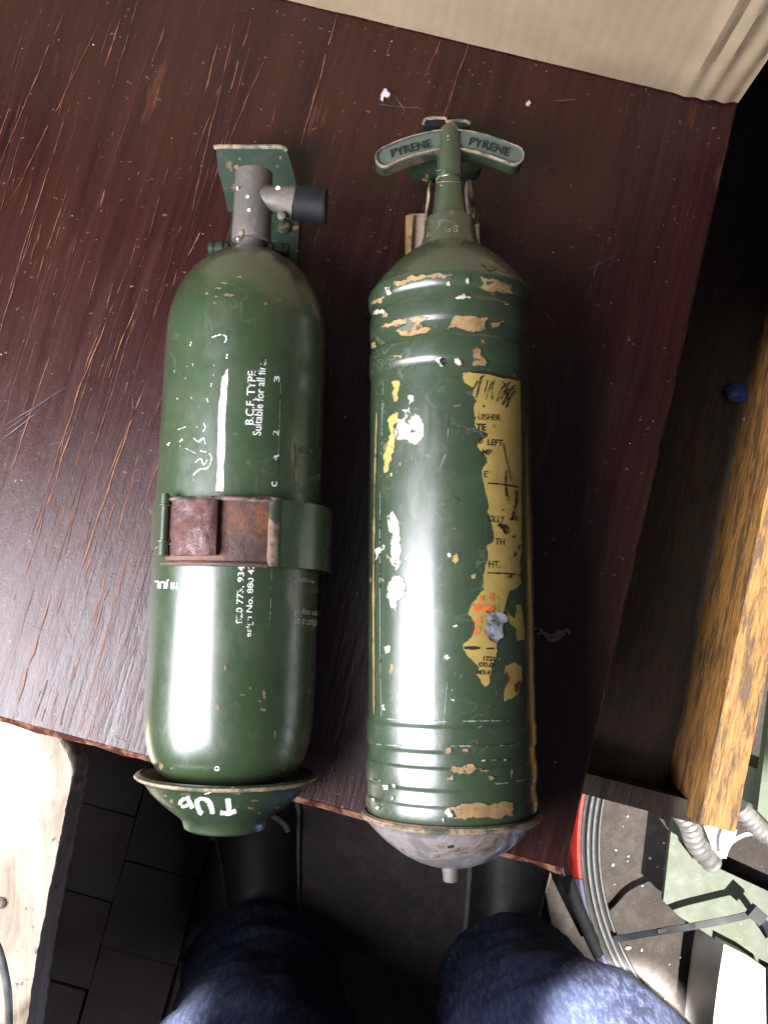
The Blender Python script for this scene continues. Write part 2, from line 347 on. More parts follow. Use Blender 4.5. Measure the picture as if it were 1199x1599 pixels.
# ------------------------------------------------------------------ a turned body lying along local +Y, axis at height zc
class Turned:
    def __init__(s, root, ax, zc):
        """ax: two axis points as measured ((px,py),(px,py)); the root frame has +Y along the axis"""
        s.root, s.zc = root, zc
        (x0, y0), (x1, y1) = ax; s.ax = lambda py: x0 + (x1 - x0) * (py - y0) / (y1 - y0)
        s.inv = MATX[root.name].inverted(); s.prof = None
    def sr(s, py, hw):
        c = s.inv @ P(s.ax(py), py, s.zc); e = s.inv @ P(s.ax(py) + hw, py, s.zc)
        return c.y, abs(e.x - c.x)
    def profile(s, rows, keep=False):
        p = [s.sr(py, hw) for py, hw in rows]
        if keep: s.prof = sorted(p)
        return p
    def lathe(s, bm, prof, n=112, cap0=False, cap1=False, th0=0.0, th1=2 * math.pi, cx=0.0, cz=0.0):
        full = abs(th1 - th0 - 2 * math.pi) < 1e-6
        m = n if full else n + 1; rings = []
        for (y, r) in prof:
            if r < 1e-5: rings.append([bm.verts.new((cx, y, s.zc + cz))]); continue
            rings.append([bm.verts.new((cx + r * math.sin(th0 + (th1 - th0) * k / n), y, s.zc + cz + r * math.cos(th0 + (th1 - th0) * k / n))) for k in range(m)])
        for a, b in zip(rings, rings[1:]):
            for k in range(n):
                q = (k + 1) % m
                if len(a) == 1 and len(b) == 1: continue
                if len(a) == 1: bm.faces.new((a[0], b[q], b[k]))
                elif len(b) == 1: bm.faces.new((a[k], a[q], b[0]))
                else: bm.faces.new((a[k], a[q], b[q], b[k]))
        if cap0 and len(rings[0]) > 1: bm.faces.new(rings[0][::-1])
        if cap1 and len(rings[-1]) > 1: bm.faces.new(rings[-1])
    def rad(s, y):
        p = s.prof
        if y <= p[0][0]: return p[0][1]
        for (a, ra), (b, rb) in zip(p, p[1:]):
            if y <= b: return ra + (rb - ra) * (y - a) / max(b - a, 1e-9)
        return p[-1][1]
    def onto(s, px, py, dr):
        o = s.inv @ ORIG; d = s.inv.to_3x3() @ ray(px, py)
        ox, oz = o.x, o.z - s.zc
        a = d.x ** 2 + d.z ** 2; b = ox * d.x + oz * d.z; r = 0.04
        for _ in range(10):
            disc = b * b - a * (ox * ox + oz * oz - r * r)
            k = (-b - math.sqrt(disc)) / a if disc > 0 else -b / a
            q = o + d * k; r = 0.5 * r + 0.5 * (s.rad(q.y) + dr)
        ux, uz = q.x, q.z - s.zc; l = math.hypot(ux, uz)
        r = s.rad(q.y) + dr
        return Vector((ux / l * r, q.y, s.zc + uz / l * r))
    def wrap(s, name, bm, mat, parent, dr=0.00022, step=6.0, ystep=None, label=None, kind=None):
        """bm is a flat sheet in photo pixels (x, y, 0): cut it fine and lay it on the surface"""
        xs = [v.co.x for v in bm.verts]; ys = [v.co.y for v in bm.verts]
        x = math.floor(min(xs) / step) * step + step
        while x < max(xs):
            bmesh.ops.bisect_plane(bm, geom=bm.verts[:] + bm.edges[:] + bm.faces[:], plane_co=(x, 0, 0), plane_no=(1, 0, 0)); x += step
        ystep = ystep or 60.0
        y = math.floor(min(ys) / ystep) * ystep + ystep
        while y < max(ys):
            bmesh.ops.bisect_plane(bm, geom=bm.verts[:] + bm.edges[:] + bm.faces[:], plane_co=(0, y, 0), plane_no=(0, 1, 0)); y += ystep
        for v in bm.verts: v.co = s.onto(v.co.x, v.co.y, dr + v.co.z)
        o = obj(name, bm, mat, parent, local=True, label=label, kind=kind)
        # outward facing
        me = o.data; f = me.polygons[0]
        c = f.center - Vector((0, f.center.y, s.zc))
        if f.normal.dot(c) < 0: me.flip_normals()
        return o

def jag(pts, amp, it=3, seed=1, lim=.22):
    rnd = random.Random(seed); p = [Vector((a, b)) for a, b in pts]
    for k in range(it):
        q = []
        for i in range(len(p)):
            a, b = p[i], p[(i + 1) % len(p)]; q.append(a); d = b - a
            if d.length > 1.3:
                q.append((a + b) / 2 + Vector((-d.y, d.x)).normalized() * rnd.uniform(-1, 1) * min(amp, d.length * lim))
        p = q; amp *= 0.6
    return p
def poly(bm, pts):
    vs = [bm.verts.new((p[0], p[1], 0)) for p in pts]
    f = bm.faces.new(vs); bmesh.ops.triangulate(bm, faces=[f])
def sheet(pts, amp=2.0, seed=1, it=3):
    bm = bmesh.new(); poly(bm, jag(pts, amp, it, seed) if amp else [Vector(p) for p in pts]); return bm
def stroke(bm, pts, wd, seed=0, rough=0.15):
    """a painted stroke: a ribbon with uneven width, in photo pixels"""
    rnd = random.Random(seed); p = spline([(a, b, 0) for a, b in pts], 5); L = []; Rr = []
    for i, q in enumerate(p):
        t = (p[min(i + 1, len(p) - 1)] - p[max(i - 1, 0)]).normalized(); n = Vector((-t.y, t.x, 0))
        e = min(i, len(p) - 1 - i); k = wd / 2 * (0.72 if e == 0 else 1) * (1 + rnd.uniform(-rough, rough))
        L.append(bm.verts.new(q + n * k)); Rr.append(bm.verts.new(q - n * k))
    for i in range(len(p) - 1): bm.faces.new((L[i], L[i + 1], Rr[i + 1], Rr[i]))
FONT_CACHE = {}
def glyphs(text, bold=0.0):
    key = (text, bold)
    if key not in FONT_CACHE:
        cu = bpy.data.curves.new('lettering', 'FONT'); cu.body = text; cu.resolution_u = 3; cu.offset = bold
        o = bpy.data.objects.new('lettering', cu); COL.objects.link(o)
        bpy.context.view_layer.update()
        me = o.evaluated_get(bpy.context.evaluated_depsgraph_get()).to_mesh()
        vs = [v.co.copy() for v in me.vertices]; fs = [tuple(p.vertices) for p in me.polygons]
        bpy.data.objects.remove(o); bpy.data.curves.remove(cu)
        x0, x1 = min(v.x for v in vs), max(v.x for v in vs); y0, y1 = min(v.y for v in vs), max(v.y for v in vs)
        FONT_CACHE[key] = ([((v.x - x0) / (x1 - x0) - 0.5, (v.y - y0) / (y1 - y0) - 0.5) for v in vs], fs)
    return FONT_CACHE[key]
def text_sheet(text, cx, cy, wd, ht, ang=0.0, bold=0.0, bm=None):
    """lettering as a flat sheet in photo pixels; ang turns it anticlockwise as seen"""
    vs, fs = glyphs(text, bold); bm = bm or bmesh.new(); c, s_ = math.cos(R(ang)), math.sin(R(ang))
    bv = []
    for u, v in vs:
        x, y = u * wd, v * ht
        bv.append(bm.verts.new((cx + x * c - y * s_, cy - (x * s_ + y * c), 0)))
    for f in fs:
        try: bm.faces.new([bv[i] for i in f])
        except ValueError: pass
    return bm

# ================================================================== SETTING: floor
FZ = -0.75
bm = bmesh.new(); prism(bm, [(-4, -4, FZ), (4, -4, FZ), (4, 4, FZ), (-4, 4, FZ)], 0.05)
floor = obj('floor', bm, M['concrete'], smooth=False, kind='structure')
# brick paving, left of the concrete: each brick its own piece, grain of the room follows the table
E_R = (P(1150, 160) - P(880, 1355)); E_R.z = 0; E_R.normalize()        # along the table's right edge
E_F = (P(880, 1355) - P(0, 1118)); E_F.z = 0; E_F.normalize()         # along the table's front edge
base = P(240, 1420, FZ)
bl, bw, gap = 0.108, 0.098, 0.0018
brick_mesh = []
for k in range(4):
    bm = bmesh.new(); box(bm, (0, 0, 0), ((bw - gap) / 2, 0, 0), (0, (bl - gap) / 2, 0), (0, 0, 0.012)); bevel(bm, 0.004, 1)
    rnd = random.Random(k)
    for v in bm.verts: v.co += Vector((rnd.uniform(-1, 1), rnd.uniform(-1, 1), rnd.uniform(-0.5, 0.5))) * 0.0014
    me = bpy.data.meshes.new('brick'); bm.to_mesh(me); bm.free(); me.materials.append(M['brick']); brick_mesh.append(me)
ang_r = math.atan2(E_R.y, E_R.x) - math.pi / 2
perp = Vector((E_R.y, -E_R.x, 0))
rb = random.Random(3)
for i in range(-5, 6):
    for j in range(-4, 8):
        c = base + perp * (i * bw) + E_R * (j * bl + (bl / 2 if i % 2 else 0))
        if c.x > -0.235 + (c.y + .3) * .2: continue
        o = bpy.data.objects.new('brick', rb.choice(brick_mesh)); COL.objects.link(o)
        o.location = (c.x, c.y, FZ + 0.006 + rb.uniform(-0.002, 0.002)); o.rotation_euler = (rb.uniform(-.012, .012), rb.uniform(-.012, .012), ang_r + rb.uniform(-.015, .015))
        o.parent = floor

# ================================================================== WORK TABLE
corner = P(880, 1355); top_l = P(0, 1118)
W_T, D_T, TH = 1.25, 0.80, 0.020
fx = E_F; ry = E_R
A = corner; B = corner - fx * W_T; C_ = B + ry * D_T; D_ = corner + ry * D_T
cen = (A + B + C_ + D_) / 4
rzt = math.atan2(ry.y, ry.x) - math.pi / 2
table = thing('work_table', 'dark scratched mahogany table top carrying both extinguishers and the cardboard box', 'table', (cen.x, cen.y, FZ), rzt)
bm = bmesh.new(); prism(bm, [A, D_, C_, B], TH)
for v in bm.verts:
    pass
bevel(bm, 0.0022, 2)
top = obj('table_top', bm, M['table'], table)
# worn lipping along the front and right edges: real strips with an uneven lower lip
def lipping(p0, p1, out, wd, seed):
    bm = bmesh.new(); n = 150; rnd = random.Random(seed); rows = []
    for i in range(n + 1):
        q = p0.lerp(p1, i / n); k = mnoise.noise(Vector((i * 0.35, seed, 0))) ; k2 = mnoise.noise(Vector((i * 1.7, seed + 5, 0)))
        wv = wd * (1 + 0.35 * k + 0.35 * k2)
        zt = -0.0012 - max(0, k2) * 0.002
        rows.append([bm.verts.new(q + out * 0.0005 + Vector((0, 0, zt))), bm.verts.new(q + out * wv + Vector((0, 0, zt - 0.0022))), bm.verts.new(q + out * wv + Vector((0, 0, -TH))), bm.verts.new(q + out * 0.0005 + Vector((0, 0, -TH)))])
    for a, b in zip(rows, rows[1:]):
        for k in range(4): bm.faces.new((a[k], b[k], b[(k + 1) % 4], a[(k + 1) % 4]))
    bm.faces.new(rows[0]); bm.faces.new(rows[-1][::-1]); return bm
obj('edge_lipping', lipping(B, A, -ry, 0.0036, 2), M['table_edge'], table)
obj('edge_lipping', lipping(A, D_, fx, 0.0014, 9), M['table_edge'], table)
for sx in (0.12, 1.13):
    for sy in (0.07, 0.73):
        q = corner - fx * sx + ry * sy; bm = bmesh.new()
        box(bm, (q.x, q.y, (FZ - TH) / 2), fx * 0.025, ry * 0.025, (0, 0, (-TH - FZ) / 2)); obj('leg', bm, M['drawer'], table, smooth=False)
# scratches
def on_table(u, v, z): return corner - fx * u + ry * v + Vector((0, 0, z))
def scratch_strip(bm, p, d, L, wd, seed, z):
    nseg = max(3, int(L / 0.003)); perp_ = Vector((-d.y, d.x, 0)); a = None
    for i in range(nseg + 1):
        t = i / nseg
        q = p + d * (t * L) + perp_ * (0.0010 * mnoise.noise(Vector((t * L * 60, seed, 0))) )
        ww = wd * .75 * (0.15 + 0.85 * math.sin(math.pi * min(1, max(0, t))) ** 0.5) * max(0.0, 0.50 + 1.0 * mnoise.noise(Vector((t * L * 140, seed * 1.7, 3))))
        if (q - corner).dot(ry) < .002 or (q - corner).dot(fx) > -.002: ww = 0
        b = (bm.verts.new(q + perp_ * ww / 2 + Vector((0, 0, z))), bm.verts.new(q - perp_ * ww / 2 + Vector((0, 0, z)))) if ww > 0.00003 else None
        if a and b: bm.faces.new((a[0], b[0], b[1], a[1]))
        a = b
bm = bmesh.new(); bm_b = bmesh.new(); rs = random.Random(21); zz = 0.0003
for i in range(460):
    px = rs.triangular(-40, 900, 90); py = rs.uniform(-20, 1150)
    dens = (1.0 if px < 280 else 0.55 if px < 560 else 0.25)
    if py < 300 and px < 300: dens *= 0.7
    if rs.random() > dens: continue
    p = P(px, py); d = (-ry + fx * rs.uniform(-0.03, 0.03)).normalized()
    L = rs.choice([0.004, 0.006, 0.01, 0.014, 0.02, 0.03, 0.05, 0.09]) * rs.uniform(0.8, 1.3)
    scratch_strip(bm if i % 5 < 2 else bm_b, p, d, L, rs.choice([.0003, .0004, .0006, .0009, .0012]), i, zz + (i % 5) * 0.00006)
for i, (x0, y0, x1, y1, wd) in enumerate([(528, 20, 468, 235, .0016), (372, 20, 300, 330, .0009), (345, 130, 295, 275, .0008), (100, 20, 0, 260, .0008), (160, 30, 20, 310, .0007),
        (135, 602, 40, 900, .0014), (205, 660, 120, 910, .0016), (228, 600, 160, 770, .0012), (250, 720, 205, 838, .0013), (80, 930, 25, 1110, .0015), (172, 915, 140, 1010, .0016), (320, 350, 295, 400, .0018),
        (160, 500, 75, 760, .0010), (215, 470, 170, 590, .0012), (60, 330, 0, 520, .0008), (415, 90, 345, 250, .0007), (735, 60, 690, 190, .0008), (690, 55, 660, 130, .0007), (200, 420, 120, 620, .0011)]):
    p = P(x0, y0); q = P(x1, y1); scratch_strip(bm, p, (q - p).normalized(), (q - p).length, wd, 500 + i, zz + 0.0004)
obj('scratch', bm, M['scratch'], table, kind='stuff', smooth=False)
obj('dull_scratch', bm_b, M['scratch_dull'], table, kind='stuff', smooth=False)
bm = bmesh.new()
for i in range(26):
    px, py = rs.uniform(-10, 260), rs.uniform(560, 1120); a = rs.uniform(0, 6.28)
    scratch_strip(bm, P(px, py), Vector((math.cos(a), math.sin(a), 0)), rs.uniform(0.006, 0.02), 0.00035, 900 + i, zz + 0.0008)
for i, (x0, y0, x1, y1) in enumerate([(0, 672, 105, 605), (0, 690, 68, 640), (5, 678, 80, 622), (165, 1145, 200, 1160), (95, 965, 118, 1010), (615, 150, 640, 190), (845, 480, 870, 520), (940, 380, 915, 470), (900, 430, 960, 400), (860, 160, 900, 158), (590, 165, 660, 172)]):
    p = P(x0, y0); q = P(x1, y1); scratch_strip(bm, p, (q - p).normalized(), (q - p).length, 0.0006, 950 + i, zz + 0.0012)
obj('pale_scratch', bm, M['scratch_pale'], table, kind='stuff', smooth=False)

# ================================================================== LEFT EXTINGUISHER
ZL = 0.0525
AXL = ((396, 300), (355, 1260))
a0 = P(355, 1205, ZL); a1 = P(396, 300, ZL); dv = a1 - a0
rzl = math.atan2(dv.y, dv.x) - math.pi / 2
left = thing('fire_extinguisher', 'plain dark green round-shouldered extinguisher with white stencilled lettering and grey valve', 'fire extinguisher', (a0.x, a0.y, 0), rzl)
TL = Turned(left, AXL, ZL)
rows = [(396, 0), (396.5, 14), (398, 32), (402, 48), (410, 63), (420, 76), (432, 88), (447, 99), (462, 107), (480, 114), (500, 119.5), (520, 122), (560, 123.5), (700, 125.5), (830, 127.5), (960, 129), (1060, 130), (1110, 129.8), (1140, 128), (1165, 124), (1185, 117.5), (1200, 108), (1212, 94), (1220, 75), (1224, 45), (1225, 0)]
pts = spline([(py, hw, 0) for py, hw in rows[1:-1]], 3)
prof = TL.profile([(p.x, max(p.y, 0.5)) for p in pts], keep=True)
bm = bmesh.new(); TL.lathe(bm, prof, 128, True, True)
bodyL = obj('cylinder', bm, M['green'], left, local=True)
# valve
bm = bmesh.new(); TL.lathe(bm, TL.profile([(272, 24), (270, 27), (271.5, 29), (300, 29.3), (350, 30), (374, 30.5), (378, 29), (379, 22), (390, 21.5), (394, 23), (400, 23)]), 48, True, True)
valve = obj('valve_tube', bm, M['zinc'], left, local=True)
# collar ring + side outlet + rubber cap
def W(px, py, z): return P(px, py, z)
zc = ZL + 0.002
bm = bmesh.new(); tube(bm, [W(405, 309, zc), W(432, 312, zc), W(446, 314, zc), W(468, 317, zc)], [0.0066, 0.0068, 0.0078, 0.0088], 32); obj('outlet', bm, M['zinc'], left)
bm = bmesh.new(); tube(bm, spline([W(462, 316.5, zc), W(464, 316.7, zc), W(485, 319, zc), W(506, 322, zc), W(510, 322.4, zc)], 3), [0.0088] + [0.0091] * 10 + [0.0089, 0.0082], 36); obj('rubber_cap', bm, M['rubber'], left)
def screw(px, py, z, r, m, h=0.0012):
    bm = bmesh.new(); c = P(px, py, z)
    tube(bm, [c - Vector((0, 0, 0.002)), c + Vector((0, 0, h * .6)), c + Vector((0, 0, h))], [r, r, r * 0.7], 14); return bm
obj('screw', screw(434.5, 294, ZL + 0.0082, 0.0013, None, .0005), M['brushed'], left)  # white colour stands for a bright reflection on the metal
obj('screw', screw(440, 337, ZL + 0.006, 0.0022, None), M['zinc'], left)
obj('screw', screw(377, 364, ZL + 0.0093, 0.0014, None), M['rim_worn'], left)
obj('screw', screw(387, 307, ZL + 0.0100, 0.0009, None, .0003), M['brushed'], left)  # from here on, reflections on the valve drawn as small white dots
obj('screw', screw(389, 328, ZL + 0.0100, 0.0009, None, .0003), M['brushed'], left)
obj('screw', screw(371, 293, ZL + 0.0088, 0.0006, None, .0003), M['brushed'], left)
obj('screw', screw(371, 373, ZL + 0.0086, 0.0006, None, .0003), M['brushed'], left)
# print
def txtL(t, cx, cy, wd, ht, ang, m='print', bold=0.012): return TL.wrap('lettering', text_sheet(t, cx, cy, wd, ht, ang, bold), M[m], left, step=5)
txtL('B.C.F. TYPE', 391.5, 621, 84, 13, 87.0)
txtL('Suitable for all fires', 405.5, 619, 122, 13.5, 86.0)
txtL('820 773, 934', 376, 929, 90, 12, 87.5)
txtL('esign No. 880 42', 391.5, 938, 114, 12.5, 87.5)
for t, cx, cy, h in (('3', 432.5, 592, 10), ('2', 431, 676, 9), ('B', 432, 715, 11), ('c', 428.5, 756, 8)): txtL(t, cx, cy, h, 9, 87)
for t, cx, cy, wd, ht, m in (('- 4884 - 24', 487, 704, 40, 11, 'print_faint'), ('LTD.', 494, 743, 26, 11, 'print_faint'), ('285', 476, 766, 20, 10, 'print_faint'), ('pound', 476, 906, 30, 12, 'print'), ('lowered', 488, 924, 22, 9, 'print_faint'),
        ('on top of', 478, 956, 38, 12, 'print'), ('thumb on', 477, 973, 36, 12, 'print'), ('3-', 486, 1056, 14, 12, 'print_faint'), ('c', 483, 1078, 9, 9, 'print_faint')):
    txtL(t, cx, cy, wd, ht, 174, m, 0.006)
txtL('18 JUL', 260, 912, 36, 15, 176, 'print', 0.03)
bar = [(357, 575), (356, 600), (354.5, 620), (352, 690), (349, 767), (337, 767), (340, 690), (344, 620), (347, 590), (352, 580)]
TL.wrap('white_stripe', sheet(bar, 1.6, 5), M['stripe'], left, step=5)
bm = bmesh.new()
for pts, wd in (([(349, 523), (354, 527), (351, 535)], 4), ([(331, 527), (339, 524), (346, 522)], 3.5), ([(355, 553), (354, 560)], 4), ([(297, 540), (299, 534)], 2), ([(318, 660), (321, 668), (317, 674)], 3),
                ([(303, 684), (310, 690), (318, 684), (321, 693)], 4), ([(302, 742), (312, 733), (325, 730), (331, 715), (327, 708)], 3), ([(305, 722), (314, 716), (318, 726), (324, 718)], 3.5), ([(313, 704), (322, 706)], 3), ([(262, 695), (265, 691)], 4.5), ([(281, 690), (285, 685)], 3),
                ([(331, 598), (329, 604)], 2), ([(323, 622), (325, 628)], 3), ([(278, 671), (291, 666)], 1.6), ([(290, 700), (306, 708)], 1), ([(288, 905), (292, 909)], 5)):
    stroke(bm, pts, wd * .55, len(pts), 0.6)
for k in range(12):
    x, y = random.uniform(268, 335), random.uniform(560, 760); stroke(bm, [(x, y), (x + random.uniform(-3, 3), y + random.uniform(1, 4))], random.uniform(0.5, 1.1), k, 0.3)
TL.wrap('paint_fleck', bm, M['stripe'], left, step=8, dr=0.0003, kind='stuff')
bm = bmesh.new(); stroke(bm, [(438.5, 598), (436, 680), (433, 765)], 1.0, 3, .5); stroke(bm, [(424.5, 885), (423.5, 930), (421, 978)], 1.0, 4, .5)
stroke(bm, [(461, 690), (463, 720), (462, 758)], 2.2, 5, .4)
TL.wrap('scored_line', bm, M['print_faint'], left, step=8, kind='stuff')
for (x, y, a, b) in ((358, 461, 9, 3), (350, 442, 6, 2), (336, 473, 3, 2.5), (341, 450, 5, 2), (338, 463, 3, 2), (415, 474, 3, 3), (437, 470, 5, 1.6), (447, 468, 3, 1.5), (391, 1075, 3, 3), (413, 1085, 2.5, 8), (411, 1108, 5, 3), (406, 1095, 3, 2), (352, 1043, 2, 6), (252, 1197, 3, 6), (429, 1146, 2, 8), (340, 1105, 3, 6), (380, 1085, 5, 1.5), (268, 1200, 2, 2)):
    bm = bmesh.new(); poly(bm, jag([(x - a, y - b * .2), (x - a * .4, y - b), (x + a * .1, y - b * .5), (x + a * .7, y - b * .7), (x + a, y + b * .3), (x + a * .2, y + b), (x - a * .2, y + b * .4), (x - a * .7, y + b * .6)], 2.4, 3, int(x + y)))
    TL.wrap('paint_chip', bm, M['chip_dull'], left, step=8, ystep=8)
bm = bmesh.new(); stroke(bm, [(336, 1198), (340, 1197), (342, 1200), (340, 1203), (336, 1202), (336, 1198)], 1.5, 3, .1); TL.wrap('ring_mark', bm, M['brushed'], left, step=8, ystep=4)

# ---------------- left bracket: spine, flared plate, lugs, strap, latch, dish
gL = thing('wall_bracket', 'green steel bracket with rusty strap latch and open dish marked TOP, clamping the left extinguisher', 'bracket', (a0.x, a0.y, 0), rzl)
bm = bmesh.new()
sp = [P(356, 395, .003), P(358, 318, .003), P(466, 330, .003), P(467, 420, .003)]
ya = P(467, 420, .003); d = (P(355, 1260, .003) - P(396, 300, .003)).normalized()
e = P(411, 410, .003); side = Vector((-d.y, d.x, 0))
prism(bm, [e - side * .0195 - d * .030, e + side * .0195 - d * .030, e + side * .0195 + d * .265, e - side * .0195 + d * .265], 0.003)
# d points down the photograph, so +side is to the right
obj('spine', bm, M['green_dark'], gL)
bm = bmesh.new()
tp = [(356, 330, .004), (350, 300, .007), (341, 268, .013), (334, 236, .020), (337, 229, .0205), (440, 229.5, .0205), (449, 238, .020), (458, 268, .013), (466, 300, .007), (468, 332, .004)]
prism(bm, [P(*q) for q in tp], 0.0028); bmesh.ops.triangulate(bm, faces=[f for f in bm.faces if len(f.verts) > 4])
obj('flared_plate', bm, M['green_dark'], gL, smooth=False)
bm = bmesh.new(); tube(bm, spline([P(335, 230.5, .0210), P(345, 229, .0214), P(390, 229.3, .0214), P(438, 229.6, .0214), P(448, 236, .0205)], 6), 0.0013, 8); obj('worn_edge', bm, M['rim_worn'], gL)
bm = bmesh.new(); c = P(443, 355, .003); tube(bm, [c, c + Vector((0, 0, .0012)), c + Vector((0, 0, .002))], [.0042, .0042, .003], 18); obj('rivet', bm, M['green_dark'], gL)
for cx, cy in ((343, 388), (436, 391)):
    bm = bmesh.new(); z = 0.050
    pr = [(-17, .0022), (-16, .0036), (-9, .0038), (-8, .0032), (-6, .0032), (-5, .0040), (6, .0042), (7, .0034), (9, .0034), (10, .0040), (15, .0037), (16.5, .0022)]
    tube(bm, [P(cx + k, cy + k * .05, z) for k, _ in pr], [r for _, r in pr], 20)
    tube(bm, [P(cx + k, cy + 12 + k * .05, z - .004) for k, _ in pr], [r * .8 for _, r in pr], 20)
    c0 = P(cx, cy + 5, z - .003); inn = P(405 + (cx - 405) * .55, cy + 4, .003)
    tube(bm, [c0, c0 + Vector((0, 0, -.02)), Vector((c0.x * .5 + inn.x * .5, c0.y, .015)), inn], [.0035] * 4, 12)
    obj('hinge_lug', bm, M['green_dark'], gL)
# strap ring (loose on the right)
TL2 = Turned(gL, AXL, ZL); TL2.prof = TL.prof
y_hi = TL2.onto(430, 779, .0042).y; y_lo = TL2.onto(430, 884, .0042).y; Rb = TL.rad((y_hi + y_lo) / 2)
def ringband(y0, y1, r, th, a0_, a1_, cx=0, cz=0, n=80):
    bm = bmesh.new(); pr = [(y0, r), (y1, r), (y1, r + th), (y0, r + th), (y0, r)]
    TL2.lathe(bm, pr, n, th0=R(a0_), th1=R(a1_), cx=cx, cz=cz); bmesh.ops.remove_doubles(bm, verts=bm.verts[:], dist=1e-6)
    es = [e for e in bm.edges if e.is_boundary]
    if es: bmesh.ops.holes_fill(bm, edges=es)
    return bm
obj('strap', ringband(y_lo, y_hi, Rb + .0026, .0013, 27, 214, cx=.0019), M['green'], gL, local=True)
yh2 = TL2.onto(258, 779, .001).y; yl2 = TL2.onto(258, 857, .001).y
obj('strap', ringband(yl2, yh2, Rb + .0004, .0010, 226, 312), M['green'], gL, local=True)
# thin bright lips of the strap and latch plate
def arc_tube(py, r, a0_, a1_, tr, cx=0.0, n=30):
    y = TL2.onto(345, py, r - Rb).y; bm = bmesh.new()
    tube(bm, [Vector((cx + r * math.sin(R(a0_ + (a1_ - a0_) * k / n)), y, ZL + r * math.cos(R(a0_ + (a1_ - a0_) * k / n)))) for k in range(n + 1)], tr, 8); return bm
def cpatch(px0, px1, py0, py1, dr, th, nx=10, ny=6, bulge=0.0, taper=0.0, rough=0.0):
    bm = bmesh.new(); g = []
    for lay in (0, 1):
        L = []
        for j in range(ny + 1):
            row = []
            for i in range(nx + 1):
                u, v = i / nx, j / ny; x = px0 + (px1 - px0) * u - (py0 + (py1 - py0) * v - py0) * 0.04; y = py0 + (py1 - py0) * v
                q = TL2.onto(x, y, 0.0); k = dr + (th + bulge * math.sin(math.pi * u) ** .6 + rough * mnoise.noise(Vector((x * .15, y * .15, 1))) if lay else 0)
                n_ = Vector((q.x, 0, q.z - ZL)).normalized(); row.append(bm.verts.new(q + n_ * k))
            L.append(row)
        g.append(L)
    for lay in (0, 1):
        for j in range(ny):
            for i in range(nx): bm.faces.new((g[lay][j][i], g[lay][j][i + 1], g[lay][j + 1][i + 1], g[lay][j + 1][i]))
    for j in range(ny):
        for i in (0, nx): bm.faces.new((g[0][j][i], g[0][j + 1][i], g[1][j + 1][i], g[1][j][i]))
    for i in range(nx):
        for j in (0, ny): bm.faces.new((g[0][j][i], g[0][j][i + 1], g[1][j][i + 1], g[1][j][i]))
    return bm
latch = obj('latch_plate', cpatch(272, 424, 777, 880, .0026, .0012, 20, 10, rough=.0006), M['rust_plate'], gL, local=True)
obj('rolled_lip', arc_tube(778, Rb + .0046, -36, 27, .0010), M['lip'], latch, local=True)
obj('rolled_lip', arc_tube(880, Rb + .0046, -40, 26, .0011), M['rust_plate'], latch, local=True)
obj('toggle_cover', cpatch(287, 346, 784, 869, .0046, .0030, 16, 10, bulge=.0018, rough=.0012), M['rust'], gL, local=True)
obj('cross_bar', cpatch(416.5, 431, 779, 885, .0036, .0016, 5, 10, bulge=.0006), M['lip'], gL, local=True)
def tang(px, py0, py1, dr, prof):
    bm = bmesh.new(); pts = []; rr = []
    for k, r in prof:
        y = py0 + (py1 - py0) * k; q = TL2.onto(px - (y - py0) * .045, y, 0.0); n_ = Vector((q.x, 0, q.z - ZL)).normalized(); pts.append(q + n_ * dr); rr.append(r)
    tube(bm, pts, rr, 14); return bm
obj('hinge_pin', tang(275, 773, 871, .0062, [(0, .0015), (.01, .0022), (.17, .0022), (.18, .0030), (.2, .0030), (.21, .0017), (.74, .0018), (.75, .0030), (.78, .0030), (.79, .0024), (.98, .0026), (1, .0016)]), M['green2'], gL, local=True)
bm = bmesh.new(); tube(bm, spline([TL2.onto(272, 849, .006), TL2.onto(262, 850, .003), TL2.onto(252, 852, .0022), TL2.onto(246, 855, .003), TL2.onto(243, 858, .002)], 5), .0007, 8); obj('wire_clip', bm, M['zinc'], gL, local=True)
q = TL2.onto(256, 823, .0012); bm = bmesh.new(); n_ = Vector((q.x, 0, q.z - ZL)).normalized(); tube(bm, [q, q + n_ * .0008, q + n_ * .0015], [.0016, .0016, .0008], 12); obj('rivet', bm, M['white'], gL, local=True)
# dish
rows = [(1207, 137), (1209, 139.5), (1211.5, 140), (1213.5, 138), (1217, 131), (1224, 124), (1235, 116), (1246, 105), (1257, 93), (1267, 80), (1275, 70), (1281, 65.5), (1286, 64), (1291, 62.5), (1294, 58)]
outer = TL2.profile(rows); inner = [(y + .0016, max(r - .0012, .001)) for y, r in reversed(outer[3:])]
lip = [(outer[0][0] + .0004, outer[0][1] - .0012)]
bm = bmesh.new(); TL2.lathe(bm, lip + outer[:], 112); obj('dish', bm, M['green'], gL, local=True)
bm = bmesh.new(); TL2.lathe(bm, [(outer[-1][0] + .003, .0005), (outer[-1][0] + .003, .012), (outer[-1][0] + .001, outer[-1][1] * .93), outer[-1]], 64); obj('dish_base', bm, M['green'], gL, local=True)
bm = bmesh.new(); TL2.lathe(bm, [(y, r) for y, r in ((outer[1][0] + .0005, outer[1][1] - .001), (outer[1][0], outer[1][1] + .0002), (outer[2][0], outer[2][1] + .0004), (outer[3][0], outer[3][1] + .0003), (outer[3][0] - .0004, outer[3][1] - .0008))], 112); obj('dish_lip', bm, M['rim_worn'], gL, local=True)
bm = bmesh.new(); TL2.lathe(bm, inner + [(outer[1][0], outer[1][1] - .0015)], 90); obj('dish_lining', bm, M['rust_plate'], gL, local=True)
TD = Turned(gL, AXL, ZL); TD.prof = sorted(outer)
bm = bmesh.new()
